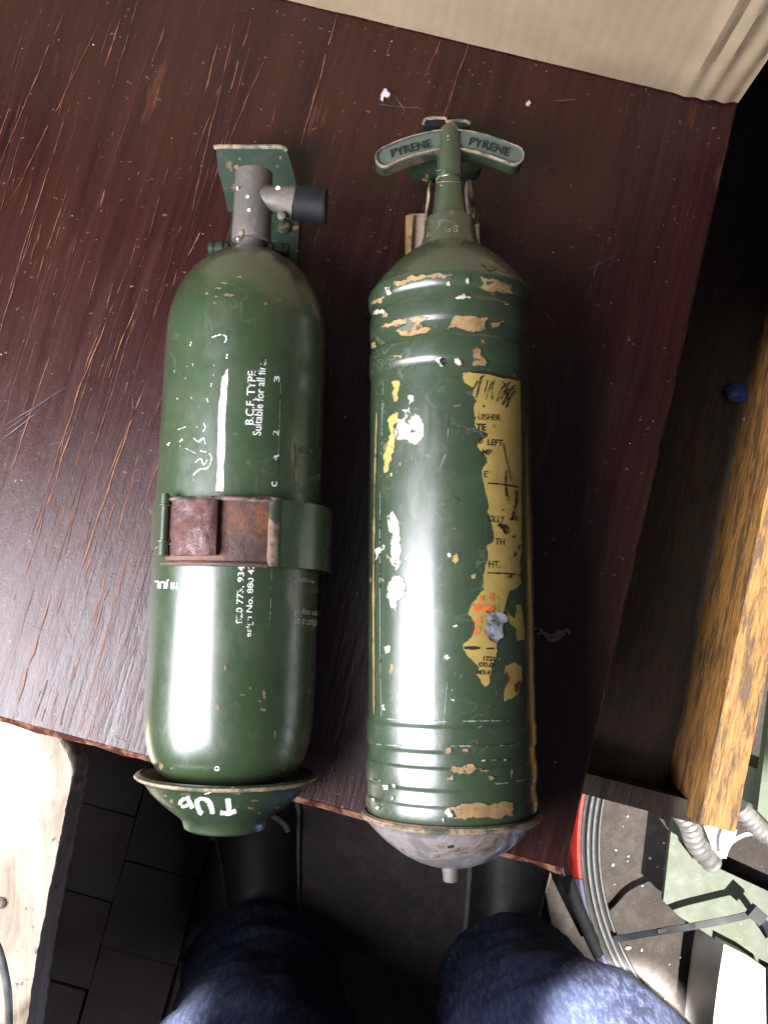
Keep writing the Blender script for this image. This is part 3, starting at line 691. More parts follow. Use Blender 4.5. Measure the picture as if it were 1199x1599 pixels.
stroke(bm, [(356, 1247), (357, 1256), (358, 1266)], 8.5, 1, .12); stroke(bm, [(344, 1269), (357, 1270), (369, 1266)], 7.5, 2, .15)
stroke(bm, [(309, 1248), (308, 1256), (312, 1267), (316, 1271)], 7.5, 3, .12); stroke(bm, [(321, 1248), (327, 1253), (331, 1264), (332, 1271)], 8.0, 4, .12); stroke(bm, [(309, 1249), (315, 1247), (323, 1249)], 5, 5, .1)
stroke(bm, [(292, 1244), (296, 1252), (301, 1262)], 7.0, 6, .12); stroke(bm, [(289, 1246), (282, 1252), (281, 1257)], 5.5, 7, .2); stroke(bm, [(283, 1259), (290, 1259), (294, 1256)], 4.5, 8, .15)
stroke(bm, [(320, 1240), (330, 1237)], 2.2, 9, .5)
TD.wrap('painted_lettering', bm, M['brushed'], gL, step=5, ystep=3, dr=.0003)
for (x, y, a, b) in ((364, 1231, 4, 3), (370, 1240, 7, 3), (392, 1262, 6, 3), (268, 1251, 3, 5), (378, 1237, 3, 2), (431, 1262, 9, 2), (398, 1250, 6, 2), (405, 1270, 3, 2), (258, 1243, 3, 3), (286, 1262, 3, 3)):
    bm = bmesh.new(); poly(bm, jag([(x - a, y), (x - a * .4, y - b * .7), (x + a * .7, y - b * .5), (x + a, y + b * .3), (x + a * .2, y + b * .7)], 2, 3, int(x + y)))
    TD.wrap('paint_chip', bm, M['chip_dull'], gL, step=6, ystep=4)

# ================================================================== RIGHT EXTINGUISHER
ZR = 0.0525
AXR = ((702, 300), (704.5, 1270))
b0 = P(704.5, 1268, ZR); b1 = P(702, 300, ZR); dv = b1 - b0
rzr = math.atan2(dv.y, dv.x) - math.pi / 2
right = thing('fire_extinguisher', 'green pump-handled extinguisher with ribbed ends and a torn yellow paper label', 'fire extinguisher', (b0.x, b0.y, 0), rzr)
TR = Turned(right, AXR, ZR)
rows = [(388, 43), (392, 50), (398, 60), (406, 71), (416, 83), (428, 95), (440, 106), (448, 112.5), (455, 117.5), (460, 121), (462, 122.5), (465, 125.5), (470, 127.2), (477, 127.5), (484, 126.8), (488, 125), (490, 123.2), (500, 122.9), (503, 123.2), (505, 124.6), (508, 125.3), (529, 125.6), (533, 125.0), (536, 123.6), (538, 123.3), (556, 123.4), (558, 123.8), (560, 125.2), (563, 125.8), (588, 126.1), (592, 125.4), (595, 124.3), (600, 124.2), (800, 126.8), (1000, 129.0), (1118, 130.0), (1121, 130.3), (1124, 131.8), (1127, 132.2), (1155, 132.4), (1158, 131.8), (1161, 130.4), (1163, 130.1), (1179, 130.3), (1181, 130.8), (1183, 132.2), (1186, 132.6), (1210, 132.8), (1213, 132.2), (1216, 130.8), (1218, 130.5), (1235, 130.6), (1237, 131.1), (1239, 132.4), (1243, 132.8), (1256, 132.5), (1264, 130.5), (1271, 126), (1276, 118), (1279, 105), (1280, 60)]
prof = TR.profile(rows, keep=True)
bm = bmesh.new(); TR.lathe(bm, prof, 144, True, True); bodyR = obj('cylinder', bm, M['green2'], right, local=True)
neckrows = [(342, 32), (344, 37), (348, 39), (372, 41), (376, 43), (384, 45), (389, 47), (393, 48)]
TN = Turned(right, AXR, ZR); TN.profile(neckrows, keep=True)
bm = bmesh.new(); TR.lathe(bm, TR.profile(neckrows), 64, True, True); obj('neck_collar', bm, M['green2'], right, local=True)
rods = [(195, 3), (196, 8), (199, 12.5), (204, 15.5), (211, 17), (220, 17.3), (228, 17.2), (231, 18.6), (235, 19.5), (258, 19.8), (262, 20.4), (278, 21.2), (281, 21.2), (283, 20.2), (286, 21.8), (305, 23.4), (322, 25.2), (336, 27.5), (345, 28.5)]
bm = bmesh.new(); TR.lathe(bm, TR.profile(rods), 48, True, True); obj('pump_rod', bm, M['green2'], right, local=True)
TROD = Turned(right, AXR, ZR); TROD.profile(rods, keep=True)
# T handle: arched casting with raised rim and raised lettering
zt = ZR + 0.0035
K = 3.747
def HZ(x, y): return (550 + x / K, 160 + y / K)
cl = [HZ(*q) for q in ((192, 318), (260, 285), (350, 252), (440, 229), (520, 214), (568, 210), (620, 214), (700, 225), (790, 248), (880, 280), (948, 306))]
cl3 = spline([(x, y, 0) for x, y in cl], 5)
def capsule(cl3, hw):
    L, Rr = [], []
    for i, q in enumerate(cl3):
        t = (cl3[min(i + 1, len(cl3) - 1)] - cl3[max(i - 1, 0)]).normalized(); n = Vector((-t.y, t.x, 0)); L.append(q + n * hw); Rr.append(q - n * hw)
    def cap(c, t, n, sgn):
        return [c + (n * math.cos(R(a)) + t * math.sin(R(a))) * hw for a in range(15, 180, 15)]
    t1 = (cl3[-1] - cl3[-2]).normalized(); n1 = Vector((-t1.y, t1.x, 0)); t0 = (cl3[0] - cl3[1]).normalized(); n0 = Vector((t0.y * -1, t0.x, 0))
    return L + cap(cl3[-1], t1, n1, 1) + Rr[::-1] + cap(cl3[0], t0, n0, 1)
out = capsule(cl3, 15.5); inn = capsule(cl3, 12.6)
n = len(out)
def ringmesh(zs):
    """zs: list of (outline, z): stacked loops"""
    bm = bmesh.new(); loops = [[bm.verts.new(P(p.x, p.y, zt) + Vector((0, 0, z))) for p in o_] for o_, z in zs]
    for a, b in zip(loops, loops[1:]):
        for i in range(n): bm.faces.new((a[i], a[(i + 1) % n], b[(i + 1) % n], b[i]))
    return bm, loops
mid = capsule(cl3, 15.0)
bm, lp = ringmesh([(mid, -.011), (out, -.010), (out, -.0006), (mid, 0), (capsule(cl3, 13.0), 0), (inn, -.0012)])
f = bm.faces.new(lp[-1]); g_ = bm.faces.new(lp[0][::-1]); bmesh.ops.triangulate(bm, faces=[f, g_])
hnd = obj('pump_handle', bm, M['handle_green'], right)
bm, lp = ringmesh([(capsule(cl3, 15.7), -.0014), (capsule(cl3, 15.7), -.0004), (capsule(cl3, 15.1), .0002), (capsule(cl3, 13.6), .0002), (capsule(cl3, 13.4), -.0003)])
obj('worn_rim', bm, M['rim_worn'], hnd)
bm, lp = ringmesh([(capsule(cl3, 15.75), -.0105), (capsule(cl3, 15.75), -.0025)])
obj('side_wall', bm, M['green2'], hnd)
def raised_word(word, cx, cy, wd, ht, ang, arch):
    bm0 = text_sheet(word, 0, 0, wd, ht, 0, 0.0); faces = [[(v.co.x, v.co.y) for v in f.verts] for f in bm0.faces]; bm0.free()
    bm = bmesh.new(); c, s_ = math.cos(R(ang)), math.sin(R(ang)); cache = {}
    def vert(x, y, z):
        k = (round(x, 4), round(y, 4), z)
        if k not in cache:
            yy = y + arch * (x / (wd / 2)) ** 2
            cache[k] = bm.verts.new(P(cx + x * c + yy * s_, cy - x * s_ + yy * c, zt) + Vector((0, 0, z)))
        return cache[k]
    edges = {}
    for f in faces:
        bm.faces.new([vert(x, y, -.0003) for x, y in f])
        for i in range(len(f)):
            a, b = tuple(round(t, 4) for t in f[i]), tuple(round(t, 4) for t in f[(i + 1) % len(f)])
            if (b, a) in edges: del edges[(b, a)]
            else: edges[(a, b)] = (f[i], f[(i + 1) % len(f)])
    for p, q in edges.values(): bm.faces.new((vert(*p, -.0003), vert(*q, -.0003), vert(*q, -.0014), vert(*p, -.0014)))
    return bm
x, y = HZ(340, 262); obj('raised_lettering', raised_word('PYRENE', x, y, 64, 12.0, 15, 1.0), M['letter'], hnd)
x, y = HZ(800, 252); obj('raised_lettering', raised_word('PYRENE', x, y, 64, 12.0, -16, 1.0), M['letter'], hnd)
# marks on neck
TN.wrap('stamped_number', text_sheet('68', *HZ(580, 738), 21, 11, -1, 0.0), M['rim_worn'], right, step=5)
TN.wrap('stamped_number', text_sheet('26', *HZ(445, 770), 9, 9, 8, 0.0), M['rim_worn'], right, step=4)
bm = bmesh.new()
for q, wd in (([(470, 470), (560, 462), (650, 470)], 1.4), ([(480, 400), (520, 395), (540, 400), (500, 440), (480, 470)], 1.2), ([(500, 675), (570, 672), (640, 680)], 1.6)):
    stroke(bm, [HZ(*p) for p in q], wd, 2, .4)
TROD.wrap('scored_line', bm, M['rim_worn'], right, step=4, kind='stuff')
for x, y, a in ((560, 195, 3), (560, 218, 2.6), (518, 485, 2.5)):
    bm = bmesh.new(); x, y = HZ(x, y); poly(bm, jag([(x - a, y), (x, y - a * .7), (x + a, y), (x, y + a * .7)], 1, 2, int(x + y)))
    TROD.wrap('paint_chip', bm, M['tan'], right, step=4)

# painted-over label panel, a slightly proud sheet
Z5 = lambda x, y: (540 + x / 3.526, 400 + y / 3.526)
Z6 = lambda x, y: (540 + x / 3.526, 760 + y / 3.526)
Z7 = lambda x, y: (540 + x / 3.526, 1080 + y / 3.526)
TR.wrap('painted_panel', sheet([(596, 601), (640, 591), (700, 588), (760, 591), (817, 602), (819, 800), (819, 1117), (700, 1119), (596, 1117), (595, 800)], 0.5, 3, 2), M['green2'], right, dr=.00025, step=6, ystep=30)
DR1, DR2 = .0005, .0007
big = [Z5(*q) for q in ((642, 642), (690, 640), (770, 648), (960, 687), (967, 900), (966, 1270), (970, 1411))] + [Z6(*q) for q in ((970, 300), (962, 380), (957, 490), (967, 520), (942, 555), (900, 572), (850, 540), (812, 530), (806, 575), (820, 590), (822, 690), (860, 720), (855, 790), (830, 830), (830, 870), (826, 940), (800, 1000), (792, 1040), (786, 1090), (762, 1100), (740, 1060), (718, 1030), (742, 985), (735, 930), (670, 932), (648, 900), (645, 868), (690, 830), (715, 790), (708, 750), (670, 700), (718, 680), (695, 640), (735, 592), (760, 570), (755, 540), (762, 470), (780, 400), (775, 322), (805, 310), (815, 270), (800, 200), (776, 140), (790, 50))] + [Z5(*q) for q in ((785, 1411), (792, 1340), (775, 1290), (780, 1252), (755, 1240), (750, 1200), (755, 1160), (777, 1130), (760, 1090), (724, 1050), (730, 1030), (770, 1000), (780, 975), (735, 960), (708, 930), (716, 890), (704, 830), (722, 800), (698, 770), (710, 722), (688, 720), (650, 690))]
label = TR.wrap('paper_label', sheet(big, 1.6, 11, 2), M['label'], right, dr=DR1, step=5, ystep=40)
bits = [[Z6(*q) for q in s_] for s_ in (
    ((935, 655), (965, 650), (982, 840), (940, 846), (935, 780), (888, 735), (895, 680), (905, 705), (932, 722)),
    ((880, 985), (930, 965), (970, 990), (972, 1060), (952, 1135), (912, 1170), (868, 1182), (880, 1100), (897, 1050), (870, 1020)))]
for i, b in enumerate(bits):
    bm = bmesh.new(); poly(bm, jag(b, 1.6, 2, i + 4)); TR.wrap('paper_label', bm, M['label'], right, dr=DR1, step=5, ystep=40)
bm = bmesh.new()
for i, s_ in enumerate((((735, 600), (765, 596), (762, 628), (733, 630)), ((790, 585), (815, 590), (815, 630), (795, 620)), ((698, 648), (800, 650), (822, 665), (800, 692), (705, 690)), ((718, 722), (748, 712), (748, 752), (714, 750)), ((780, 700), (800, 695), (798, 745), (782, 740)), ((715, 770), (745, 775), (740, 800), (700, 815)), ((690, 640), (700, 645), (698, 660), (688, 655)))):
    bm = bmesh.new(); poly(bm, jag([Z6(*q) for q in s_], 1.6, 3, i + 20)); TR.wrap('ink_patch', bm, M['orange'], label, dr=DR2, step=5)
bm = bmesh.new()
for i, s_ in enumerate((((770, 690), (810, 660), (815, 690), (780, 705)), ((765, 790), (800, 800), (830, 830), (835, 870), (800, 850), (775, 820)), ((872, 1010), (895, 1050), (890, 1090), (876, 1050)), ((925, 1090), (960, 1060), (968, 1110), (935, 1140)))):
    bm = bmesh.new(); poly(bm, jag([Z6(*q) for q in s_], 1.6, 3, i + 30)); TR.wrap('ink_patch', bm, M['maroon'], label, dr=DR2, step=5)
TR.wrap('scuffed_patch', sheet([Z6(*q) for q in ((780, 695), (830, 690), (880, 705), (885, 745), (860, 775), (868, 820), (835, 860), (800, 835), (765, 800), (775, 740))], 2.5, 41, 3), M['scuff'], label, dr=DR2 + .0001, step=5)
# label print
bm = bmesh.new()
for f_, t, cx, cy, wd, ht, b in ((Z5, 'UISHER', 787, 886, 124, 34, 0), (Z5, 'TE', 742, 941, 52, 38, .03), (Z5, 'D', 742, 1018, 18, 30, 0), (Z5, 'LEFT', 820, 1026, 84, 34, .012), (Z5, 'MP', 776, 1080, 54, 32, 0), (Z5, 'E', 768, 1200, 20, 34, 0),
        (Z6, 'OLLY', 826, 178, 92, 38, 0), (Z6, 'TH', 846, 303, 50, 36, 0), (Z6, 'HT.', 816, 428, 64, 38, 0), (Z6, '1721', 786, 948, 62, 28, .02), (Z6, '00.0', 770, 980, 82, 26, .02), (Z6, 'M2-9', 757, 1023, 78, 28, .03)):
    x, y = f_(cx, cy); TR.wrap('label_print', text_sheet(t, x, y, wd / 3.526, ht / 3.526, -3, b + .008), M['black_print'], label, dr=DR2, step=4)
bm = bmesh.new()
for f_, pts, wd in ((Z5, ((780, 1250), (870, 1258), (962, 1275)), 2.0), (Z6, ((778, 475), (870, 478), (957, 487)), 2.2), (Z6, ((650, 887), (735, 889)), 4.6), (Z6, ((770, 891), (815, 891)), 2.6), (Z5, ((690, 638), (800, 650), (962, 685)), 2.0), (Z5, ((962, 690), (968, 950), (968, 1270)), 1.0), (Z6, ((968, 0), (970, 200), (968, 300)), 1.0),
        (Z5, ((745, 665), (730, 720), (715, 780)), 2.0), (Z5, ((700, 730), (730, 680), (760, 655)), 2.2), (Z5, ((805, 690), (790, 720), (765, 790)), 1.8), (Z5, ((815, 680), (800, 740), (805, 790)), 1.5), (Z5, ((880, 700), (850, 740), (828, 800)), 2.2), (Z5, ((925, 710), (890, 760), (860, 820)), 2.6), (Z5, ((930, 740), (900, 780), (880, 835)), 2.4), (Z5, ((860, 690), (880, 730), (850, 790)), 1.6), (Z5, ((840, 760), (880, 740), (925, 730)), 1.8), (Z5, ((780, 680), (770, 720), (760, 760)), 1.4), (Z5, ((900, 690), (880, 740), (895, 800)), 1.8), (Z5, ((760, 830), (750, 820)), 2.5),
        (Z5, ((865, 1030), (880, 1110), (910, 1240)), 1.4), (Z5, ((880, 1180), (878, 1260), (885, 1345)), 2.2), (Z5, ((930, 1290), (940, 1350), (920, 1411)), 1.8), (Z6, ((945, 20), (930, 100), (912, 180)), 2.2), (Z6, ((880, 10), (890, 75)), 2.5), (Z6, ((925, 140), (915, 180), (905, 170)), 4), (Z6, ((935, 160), (940, 190)), 3), (Z6, ((840, 205), (870, 230), (885, 260)), 6), (Z6, ((870, 210), (890, 235)), 5), (Z6, ((915, 280), (930, 270)), 3), (Z6, ((935, 360), (925, 385)), 2.5), (Z6, ((955, 320), (952, 345)), 2), (Z6, ((900, 490), (910, 500)), 4.5), (Z6, ((855, 130), (870, 125)), 1.5)):
    stroke(bm, [f_(*q) for q in pts], wd, int(wd * 10), .35)
TR.wrap('label_marks', bm, M['black_print'], label, dr=DR2 + .00008, step=5, ystep=40, kind='stuff')
# paint chips, as traced patches of bare undercoat
def chips(name, sets, m, parent=right, dr=DR1, amp=3.2, yst=6):
    for i, s_ in enumerate(sets):
        pts = jag(s_, amp * 1.2, 4, i * 7 + len(sets), .30); bm = bmesh.new(); poly(bm, pts); ch = TR.wrap(name, bm, M[m], parent, dr=dr, step=6, ystep=yst)
        if m == 'glass_dark': continue
        # the feathered rim of older paint round the bare patch
        c = sum(pts, Vector((0, 0))) / len(pts); rnd = random.Random(i + 90)
        rim = [p + (p - c).normalized() * (1.1 + 1.0 * mnoise.noise(Vector((p.x * .22, p.y * .22, i)))) for p in pts]
        bm = bmesh.new(); poly(bm, rim); TR.wrap('chip_rim', bm, M['rim_paint'], ch, dr=dr - .00011, step=6, ystep=yst)
z5 = lambda *q: [Z5(*a) for a in q]; z6 = lambda *q: [Z6(*a) for a in q]; z7 = lambda *q: [Z7(*a) for a in q]
chips('paint_chip', [z5((255, 690), (285, 685), (290, 730), (275, 760), (285, 790), (265, 800), (258, 760)),
    z5((247, 880), (292, 860), (286, 900), (266, 950), (272, 1020), (250, 1100), (232, 1180), (210, 1190), (215, 1080), (240, 1000), (235, 930)),
    z6((588, 395), (612, 368), (620, 400), (600, 422)), z6((690, 490), (716, 480), (716, 500), (700, 506))], 'label', yst=40)
chips('paint_chip', [z5((340, 770), (370, 770), (374, 800), (345, 816)), z5((310, 850), (350, 825), (355, 860), (330, 882)),
    z5((280, 892), (300, 900), (330, 880), (380, 868), (415, 900), (420, 950), (428, 990), (380, 1036), (340, 1010), (285, 1010), (275, 950)),
    z6((225, 170), (260, 135), (290, 190), (295, 270), (307, 350), (302, 420), (275, 466), (255, 430), (250, 330), (260, 260), (235, 215)),
    z6((250, 500), (300, 490), (325, 540), (310, 610), (275, 635), (277, 690), (243, 650), (228, 590), (235, 540)),
    z6((160, 350), (205, 320), (212, 345), (180, 370), (163, 402)), z6((555, 372), (575, 366), (582, 382), (562, 388)), z6((590, 765), (605, 757), (614, 770), (602, 776)), z6((210, 885), (235, 870), (242, 900), (220, 920)), z6((538, 935), (560, 925), (575, 938), (548, 948)), z5((245, 1195), (256, 1195), (254, 1212)), z6((575, 1175), (592, 1170), (596, 1182)), z6((200, 1205), (212, 1200), (214, 1230), (202, 1228))], 'white', yst=40)
chips('paint_chip', [z5((262, 140), (350, 112), (430, 105), (500, 95), (592, 100), (550, 120), (480, 126), (400, 130), (330, 156), (280, 162)),
    z5((740, 115), (810, 125), (912, 160), (915, 212), (830, 190), (728, 170), (760, 150)),
    z5((560, 402), (600, 333), (690, 330), (782, 340), (770, 400), (722, 412), (640, 400)),
    z5((198, 387), (260, 360), (340, 345), (460, 335), (440, 352), (300, 380), (230, 392)), z5((388, 350), (430, 400), (475, 400), (440, 425), (300, 432), (278, 410), (310, 415), (400, 402)),
    z5((697, 520), (740, 515), (760, 560), (768, 606), (698, 602)), z5((243, 545), (312, 545), (300, 562)), z5((798, 372), (872, 350), (850, 365), (808, 402)),
    z5((750, 38), (850, 70), (820, 76), (770, 56)), z5((140, 260), (200, 220), (215, 225), (170, 255)), z5((205, 315), (225, 312), (225, 335), (203, 332)), z5((140, 480), (162, 475), (165, 500), (143, 505)),
    z7((590, 410), (700, 400), (722, 420), (700, 440), (620, 450), (575, 430)), z7((722, 424), (790, 432), (760, 438)),
    z7((550, 640), (640, 620), (780, 630), (922, 610), (920, 682), (860, 692), (740, 690), (660, 706), (580, 697), (700, 670), (690, 650), (570, 652)),
    z7((560, 472), (585, 460), (588, 485), (562, 490)), z7((640, 322), (668, 315), (672, 330), (650, 332)), z7((545, 330), (578, 308), (580, 330), (556, 350)), z7((782, 472), (822, 478), (800, 488)), z7((905, 432), (915, 425), (912, 470), (902, 485))], 'tan', yst=4)
chips('paint_chip', [z5((600, 226), (650, 205), (692, 230), (640, 238)), z5((215, 175), (245, 160), (250, 200), (228, 215)), z5((150, 320), (190, 298), (215, 300), (170, 322)), z5((560, 140), (572, 138), (570, 165), (556, 160)), z5((660, 140), (672, 120), (676, 150)), z5((868, 250), (900, 258), (880, 268)),
    z5((488, 565), (520, 556), (540, 575), (535, 600), (520, 608)), z5((598, 580), (618, 560), (640, 595), (615, 600)),
    z7((545, 660), (570, 640), (585, 690), (560, 690)), z7((200, 520), (230, 515), (232, 540), (205, 540)), z7((140, 590), (155, 590), (150, 612)), z7((160, 640), (178, 630), (178, 650)), z7((245, 575), (262, 580), (250, 596)), z7((528, 705), (540, 700), (538, 725)), z7((255, 510), (270, 510), (268, 530)), z7((740, 378), (770, 374), (762, 384)), z7((868, 372), (885, 372), (878, 384))], 'white', dr=DR1 + .0001, yst=4)
chips('dent_hole', [z5((518, 562), (538, 570), (540, 592), (526, 602))], 'glass_dark', dr=DR2 + .0002, yst=4)
bm = bmesh.new()
stroke(bm, [Z5(170, 860), Z6(158, 0), Z6(152, 600), Z6(155, 1250)], 2.4, 3, .6)
TR.wrap('paint_wear', bm, M['tan'], right, dr=DR1, step=4, ystep=8)
bm = bmesh.new()
stroke(bm, [Z5(205, 690), Z5(188, 1411), Z6(188, 800), Z7(195, 140)], 1.1, 4, .4)  # pale line: highlight along the label film's edge, drawn in colour
for a, b in (((225, 150), (330, 158)), ((330, 158), (560, 166)), ((640, 163), (790, 160)), ((800, 160), (900, 158)), ((130, 285), (300, 298)), ((560, 300), (700, 298)), ((700, 298), (830, 300)), ((840, 298), (960, 288)), ((130, 478), (190, 490)), ((820, 508), (900, 500)), ((930, 495), (1040, 470)), ((800, 376), (900, 376))):
    stroke(bm, [Z7(*a), Z7((a[0] + b[0]) / 2, (a[1] + b[1]) / 2 + 1), Z7(*b)], 2.0, a[0], .6)
for a, b in (((550, 20), (540, 190)), ((750, 100), (748, 165)), ((720, 210), (760, 180))): stroke(bm, [Z7(*a), Z7(*b)], 1.1, a[0], .5)
for a, b in (((568, 850), (560, 1000)), ((548, 1090), (515, 1180)), ((570, 1300), (650, 1370))): stroke(bm, [Z5(*a), Z5(*b)], 1.2, a[0], .5)
for a, b in (((560, 1040), (542, 1250)), ((570, 30), (640, 90))): stroke(bm, [Z6(*a), Z6(*b)], 1.2, a[0], .5)
for k in range(60):
    x, y = random.uniform(600, 800), random.uniform(600, 1110)
    stroke(bm, [(x, y), (x + random.uniform(-2, 2), y + random.uniform(.6, 3))], random.uniform(.5, 1.6), k, .4)
TR.wrap('paint_wear', bm, M['print_faint'], right, dr=DR1 - .0001, step=8, ystep=8, kind='stuff')

# ---------------- right bracket: bright cup, spine, neck clip
gR = thing('wall_bracket', 'rusty bright steel cup and cream-edged neck clip holding the pump-handled extinguisher', 'bracket', (b0.x, b0.y, 0), rzr)
TC = Turned(gR, AXR, ZR)
rows = [(1268, 138.5), (1271, 140), (1274, 138), (1276, 134), (1284, 128), (1296, 117), (1308, 105), (1320, 90), (1331, 75), (1340, 58), (1347, 40), (1351, 24), (1353, 14.5)]
outer = TC.profile(rows); TC.prof = sorted(outer)
bm = bmesh.new(); TC.lathe(bm, outer, 112, False, True); obj('cup', bm, M['steel'], gR, local=True)
bm = bmesh.new(); TC.lathe(bm, [(y + .0012, max(r - .0012, 1e-3)) for y, r in outer], 90); obj('cup_lining', bm, M['rust_plate'], gR, local=True)
bm = bmesh.new(); TC.lathe(bm, [(outer[1][0] + .0003, outer[1][1] - .001), (outer[0][0] + .0004, outer[0][1] - .0004), (outer[1][0], outer[1][1] + .0006), (outer[2][0] + .0002, outer[2][1] + .0006), (outer[3][0], outer[3][1] + .0003)], 112); obj('cup_lip', bm, M['rim_worn'], gR, local=True)
bm = bmesh.new(); TC.lathe(bm, TC.profile([(1352, 15.5), (1356, 15), (1366, 13.6), (1373, 13.2), (1376, 12)]), 32, True, True); obj('drain_spigot', bm, M['zinc'], gR, local=True)
for q in (z7((555, 850), (595, 846), (592, 860), (560, 864)), z7((395, 762), (520, 765), (690, 768), (690, 772), (520, 769))):
    bm = bmesh.new(); poly(bm, jag(q, .8, 2, 3)); TC.wrap('pit_mark', bm, M['glass_dark'], gR, step=5, ystep=3, dr=.0002)
# spine under the body
d = (P(704.5, 1268, .003) - P(702, 300, .003)).normalized(); side = Vector((-d.y, d.x, 0)); e = P(690, 350, .003)
bm = bmesh.new(); prism(bm, [e - side * .0178, e + side * .0178, e + side * .0178 + d * .31, e - side * .0178 + d * .31], .003); obj('spine', bm, M['cream'], gR, smooth=False)
# channel walls of the back plate, cream where the paint has gone
bm = bmesh.new(); prism(bm, [P(633.5, 336, .016), P(645, 334, .016), P(641, 402, .016), P(633.5, 403, .016)], .0155); bevel(bm, .0006, 1); obj('channel_wall', bm, M['tan'], gR, smooth=False)
bm = bmesh.new(); prism(bm, [P(640, 334, .012), P(667, 333, .012), P(667, 410, .012), P(640, 410, .012)], .003); obj('back_plate', bm, M['cream'], gR, smooth=False)
bm = bmesh.new(); prism(bm, [P(741, 334, .014), P(747, 334, .014), P(750, 402, .014), P(744, 402, .014)], .0135); obj('channel_wall', bm, M['cream'], gR, smooth=False)
# spring clip arms beside the rod: curved plates standing up
def clip_arm(pts, zlo, zhi, thick, m):
    bm = bmesh.new(); c = spline([(x, y, 0) for x, y in pts], 6); rows = []
    for i, q in enumerate(c):
        t = (c[min(i + 1, len(c) - 1)] - c[max(i - 1, 0)]).normalized(); n_ = Vector((-t.y, t.x, 0)) * thick / 2
        u = i / (len(c) - 1); zh = zlo + (zhi - zlo) * (0.55 + .45 * math.sin(math.pi * min(1, max(0, u))))
        a, b = P(q.x + n_.x, q.y + n_.y, zh), P(q.x - n_.x, q.y - n_.y, zh)
        rows.append([bm.verts.new(a), bm.verts.new(b), bm.verts.new((b.x, b.y, zlo)), bm.verts.new((a.x, a.y, zlo))])
    for a, b in zip(rows, rows[1:]):
        for k in range(4): bm.faces.new((a[k], b[k], b[(k + 1) % 4], a[(k + 1) % 4]))
    bm.faces.new(rows[0]); bm.faces.new(rows[-1][::-1]); obj('clip_arm', bm, m, gR)
clip_arm([HZ(*q) for q in ((458, 452), (446, 500), (446, 560), (430, 640))], .012, .044, 3.0, M['cream'])
clip_arm([HZ(*q) for q in ((680, 452), (690, 510), (702, 580), (708, 650))], .012, .044, 7.0, M['cream'])
# cross piece under the handle and two tabs beyond it
bm = bmesh.new(); prism(bm, [P(*HZ(x, y), .034) for x, y in ((340, 385), (430, 350), (700, 345), (760, 365), (735, 402), (640, 414), (480, 420), (380, 405))], .010); bevel(bm, .0008, 1); obj('cross_piece', bm, M['green_dark'], gR, smooth=False)
for s_, m_ in ((((415, 128), (428, 98), (470, 90), (545, 92), (556, 118), (540, 135), (440, 142)), 'rubber'), (((556, 130), (562, 112), (600, 106), (665, 108), (690, 126), (680, 140), (600, 140)), 'green_dark')):
    q = [HZ(*a) for a in s_]; bm = bmesh.new(); prism(bm, [P(x, y, .032) for x, y in q], .012); bevel(bm, .0008, 2); tb = obj('clip_tab', bm, M[m_], gR)
    bm = bmesh.new(); tube(bm, [P(x, y, .0322) for x, y in q[:5]], .0009, 8); obj('worn_edge', bm, M['rim_worn'], tb)
bm = bmesh.new(); c = (P(*HZ(568, 250), .02)); box(bm, (c.x, c.y, .014), (.007, 0, 0), (0, .012, 0), (0, 0, .013)); obj('clip_post', bm, M['green_dark'], gR, smooth=False)
bm = bmesh.new(); p0 = P(*HZ(568, 230), .006); p1 = P(*HZ(568, 800), .006); m_ = (p0 + p1) / 2; box(bm, (m_.x, m_.y, .0065), (.008, 0, 0), (p1 - p0) / 2, (0, 0, .0035)); obj('clip_stem', bm, M['green_dark'], gR, smooth=False)

# ================================================================== CARDBOARD BOX
p0 = P(440, 0, 0); p1 = P(1148, 170, 0); ex = (p1 - p0).normalized(); ny_ = Vector((-ex.y, ex.x, 0))
rzb = math.atan2(ex.y, ex.x); HB = 0.24; LB = 0.52; DB = 0.30
boxc = p1 - ex * LB / 2 + ny_ * DB / 2
cb = thing('cardboard_box', 'plain brown corrugated cardboard box with a crushed creased corner', 'box', (boxc.x, boxc.y, 0), rzb)
def FOLD(x):
    x = x / (2 * math.pi) % 1.0
    return (4 * x - 1 if x < .35 else .4 - (x - .35) * 1.4 * 4 if x < .6 else -1 + (x - .6) * 0.0) if x < .6 else -1 + (x - .6) / .4 * 0
bm = bmesh.new(); nx, nz = 190, 56; g = []
for j in range(nz + 1):
    row = []; z = 0.0006 + HB * (j / nz)
    for i in range(nx + 1):
        u = (i / nx) ** 0.75; X = -LB / 2 + LB * u; rr = LB / 2 - X                # distance from the right corner
        k = max(0.0, 1 - rr / 0.040)
        q = (rr - .002) / .0115 + .10 * mnoise.noise(Vector((z * 22, 1, 1))); tri = abs(q % 1.0 - .5) * 2 if q < 3 else 0.0
        fold = -.0030 * (1 - tri) * (1 if q < 3 else 0) * (.45 + .55 * min(1, z * 18)) + mnoise.noise(Vector((X * 130, z * 25, 2))) * .0011 * min(1, k * 2)
        wob = mnoise.noise(Vector((X * 9, z * 8, 5))) * 0.0004
        crush = 0.003 * k * k
        zz_ = z + (mnoise.noise(Vector((X * 45, 0, 9))) * 0.0004 + .0004) * (1 - j / nz) * (1 + 4 * k)
        row.append(bm.verts.new((X, -DB / 2 + wob + fold + crush, zz_)))
    g.append(row)
for j in range(nz):
    for i in range(nx): bm.faces.new((g[j][i], g[j][i + 1], g[j + 1][i + 1], g[j + 1][i]))
front = obj('front_panel', bm, M['card'], cb, local=True, recalc=False)
bm = bmesh.new(); nd = 30; g2 = []
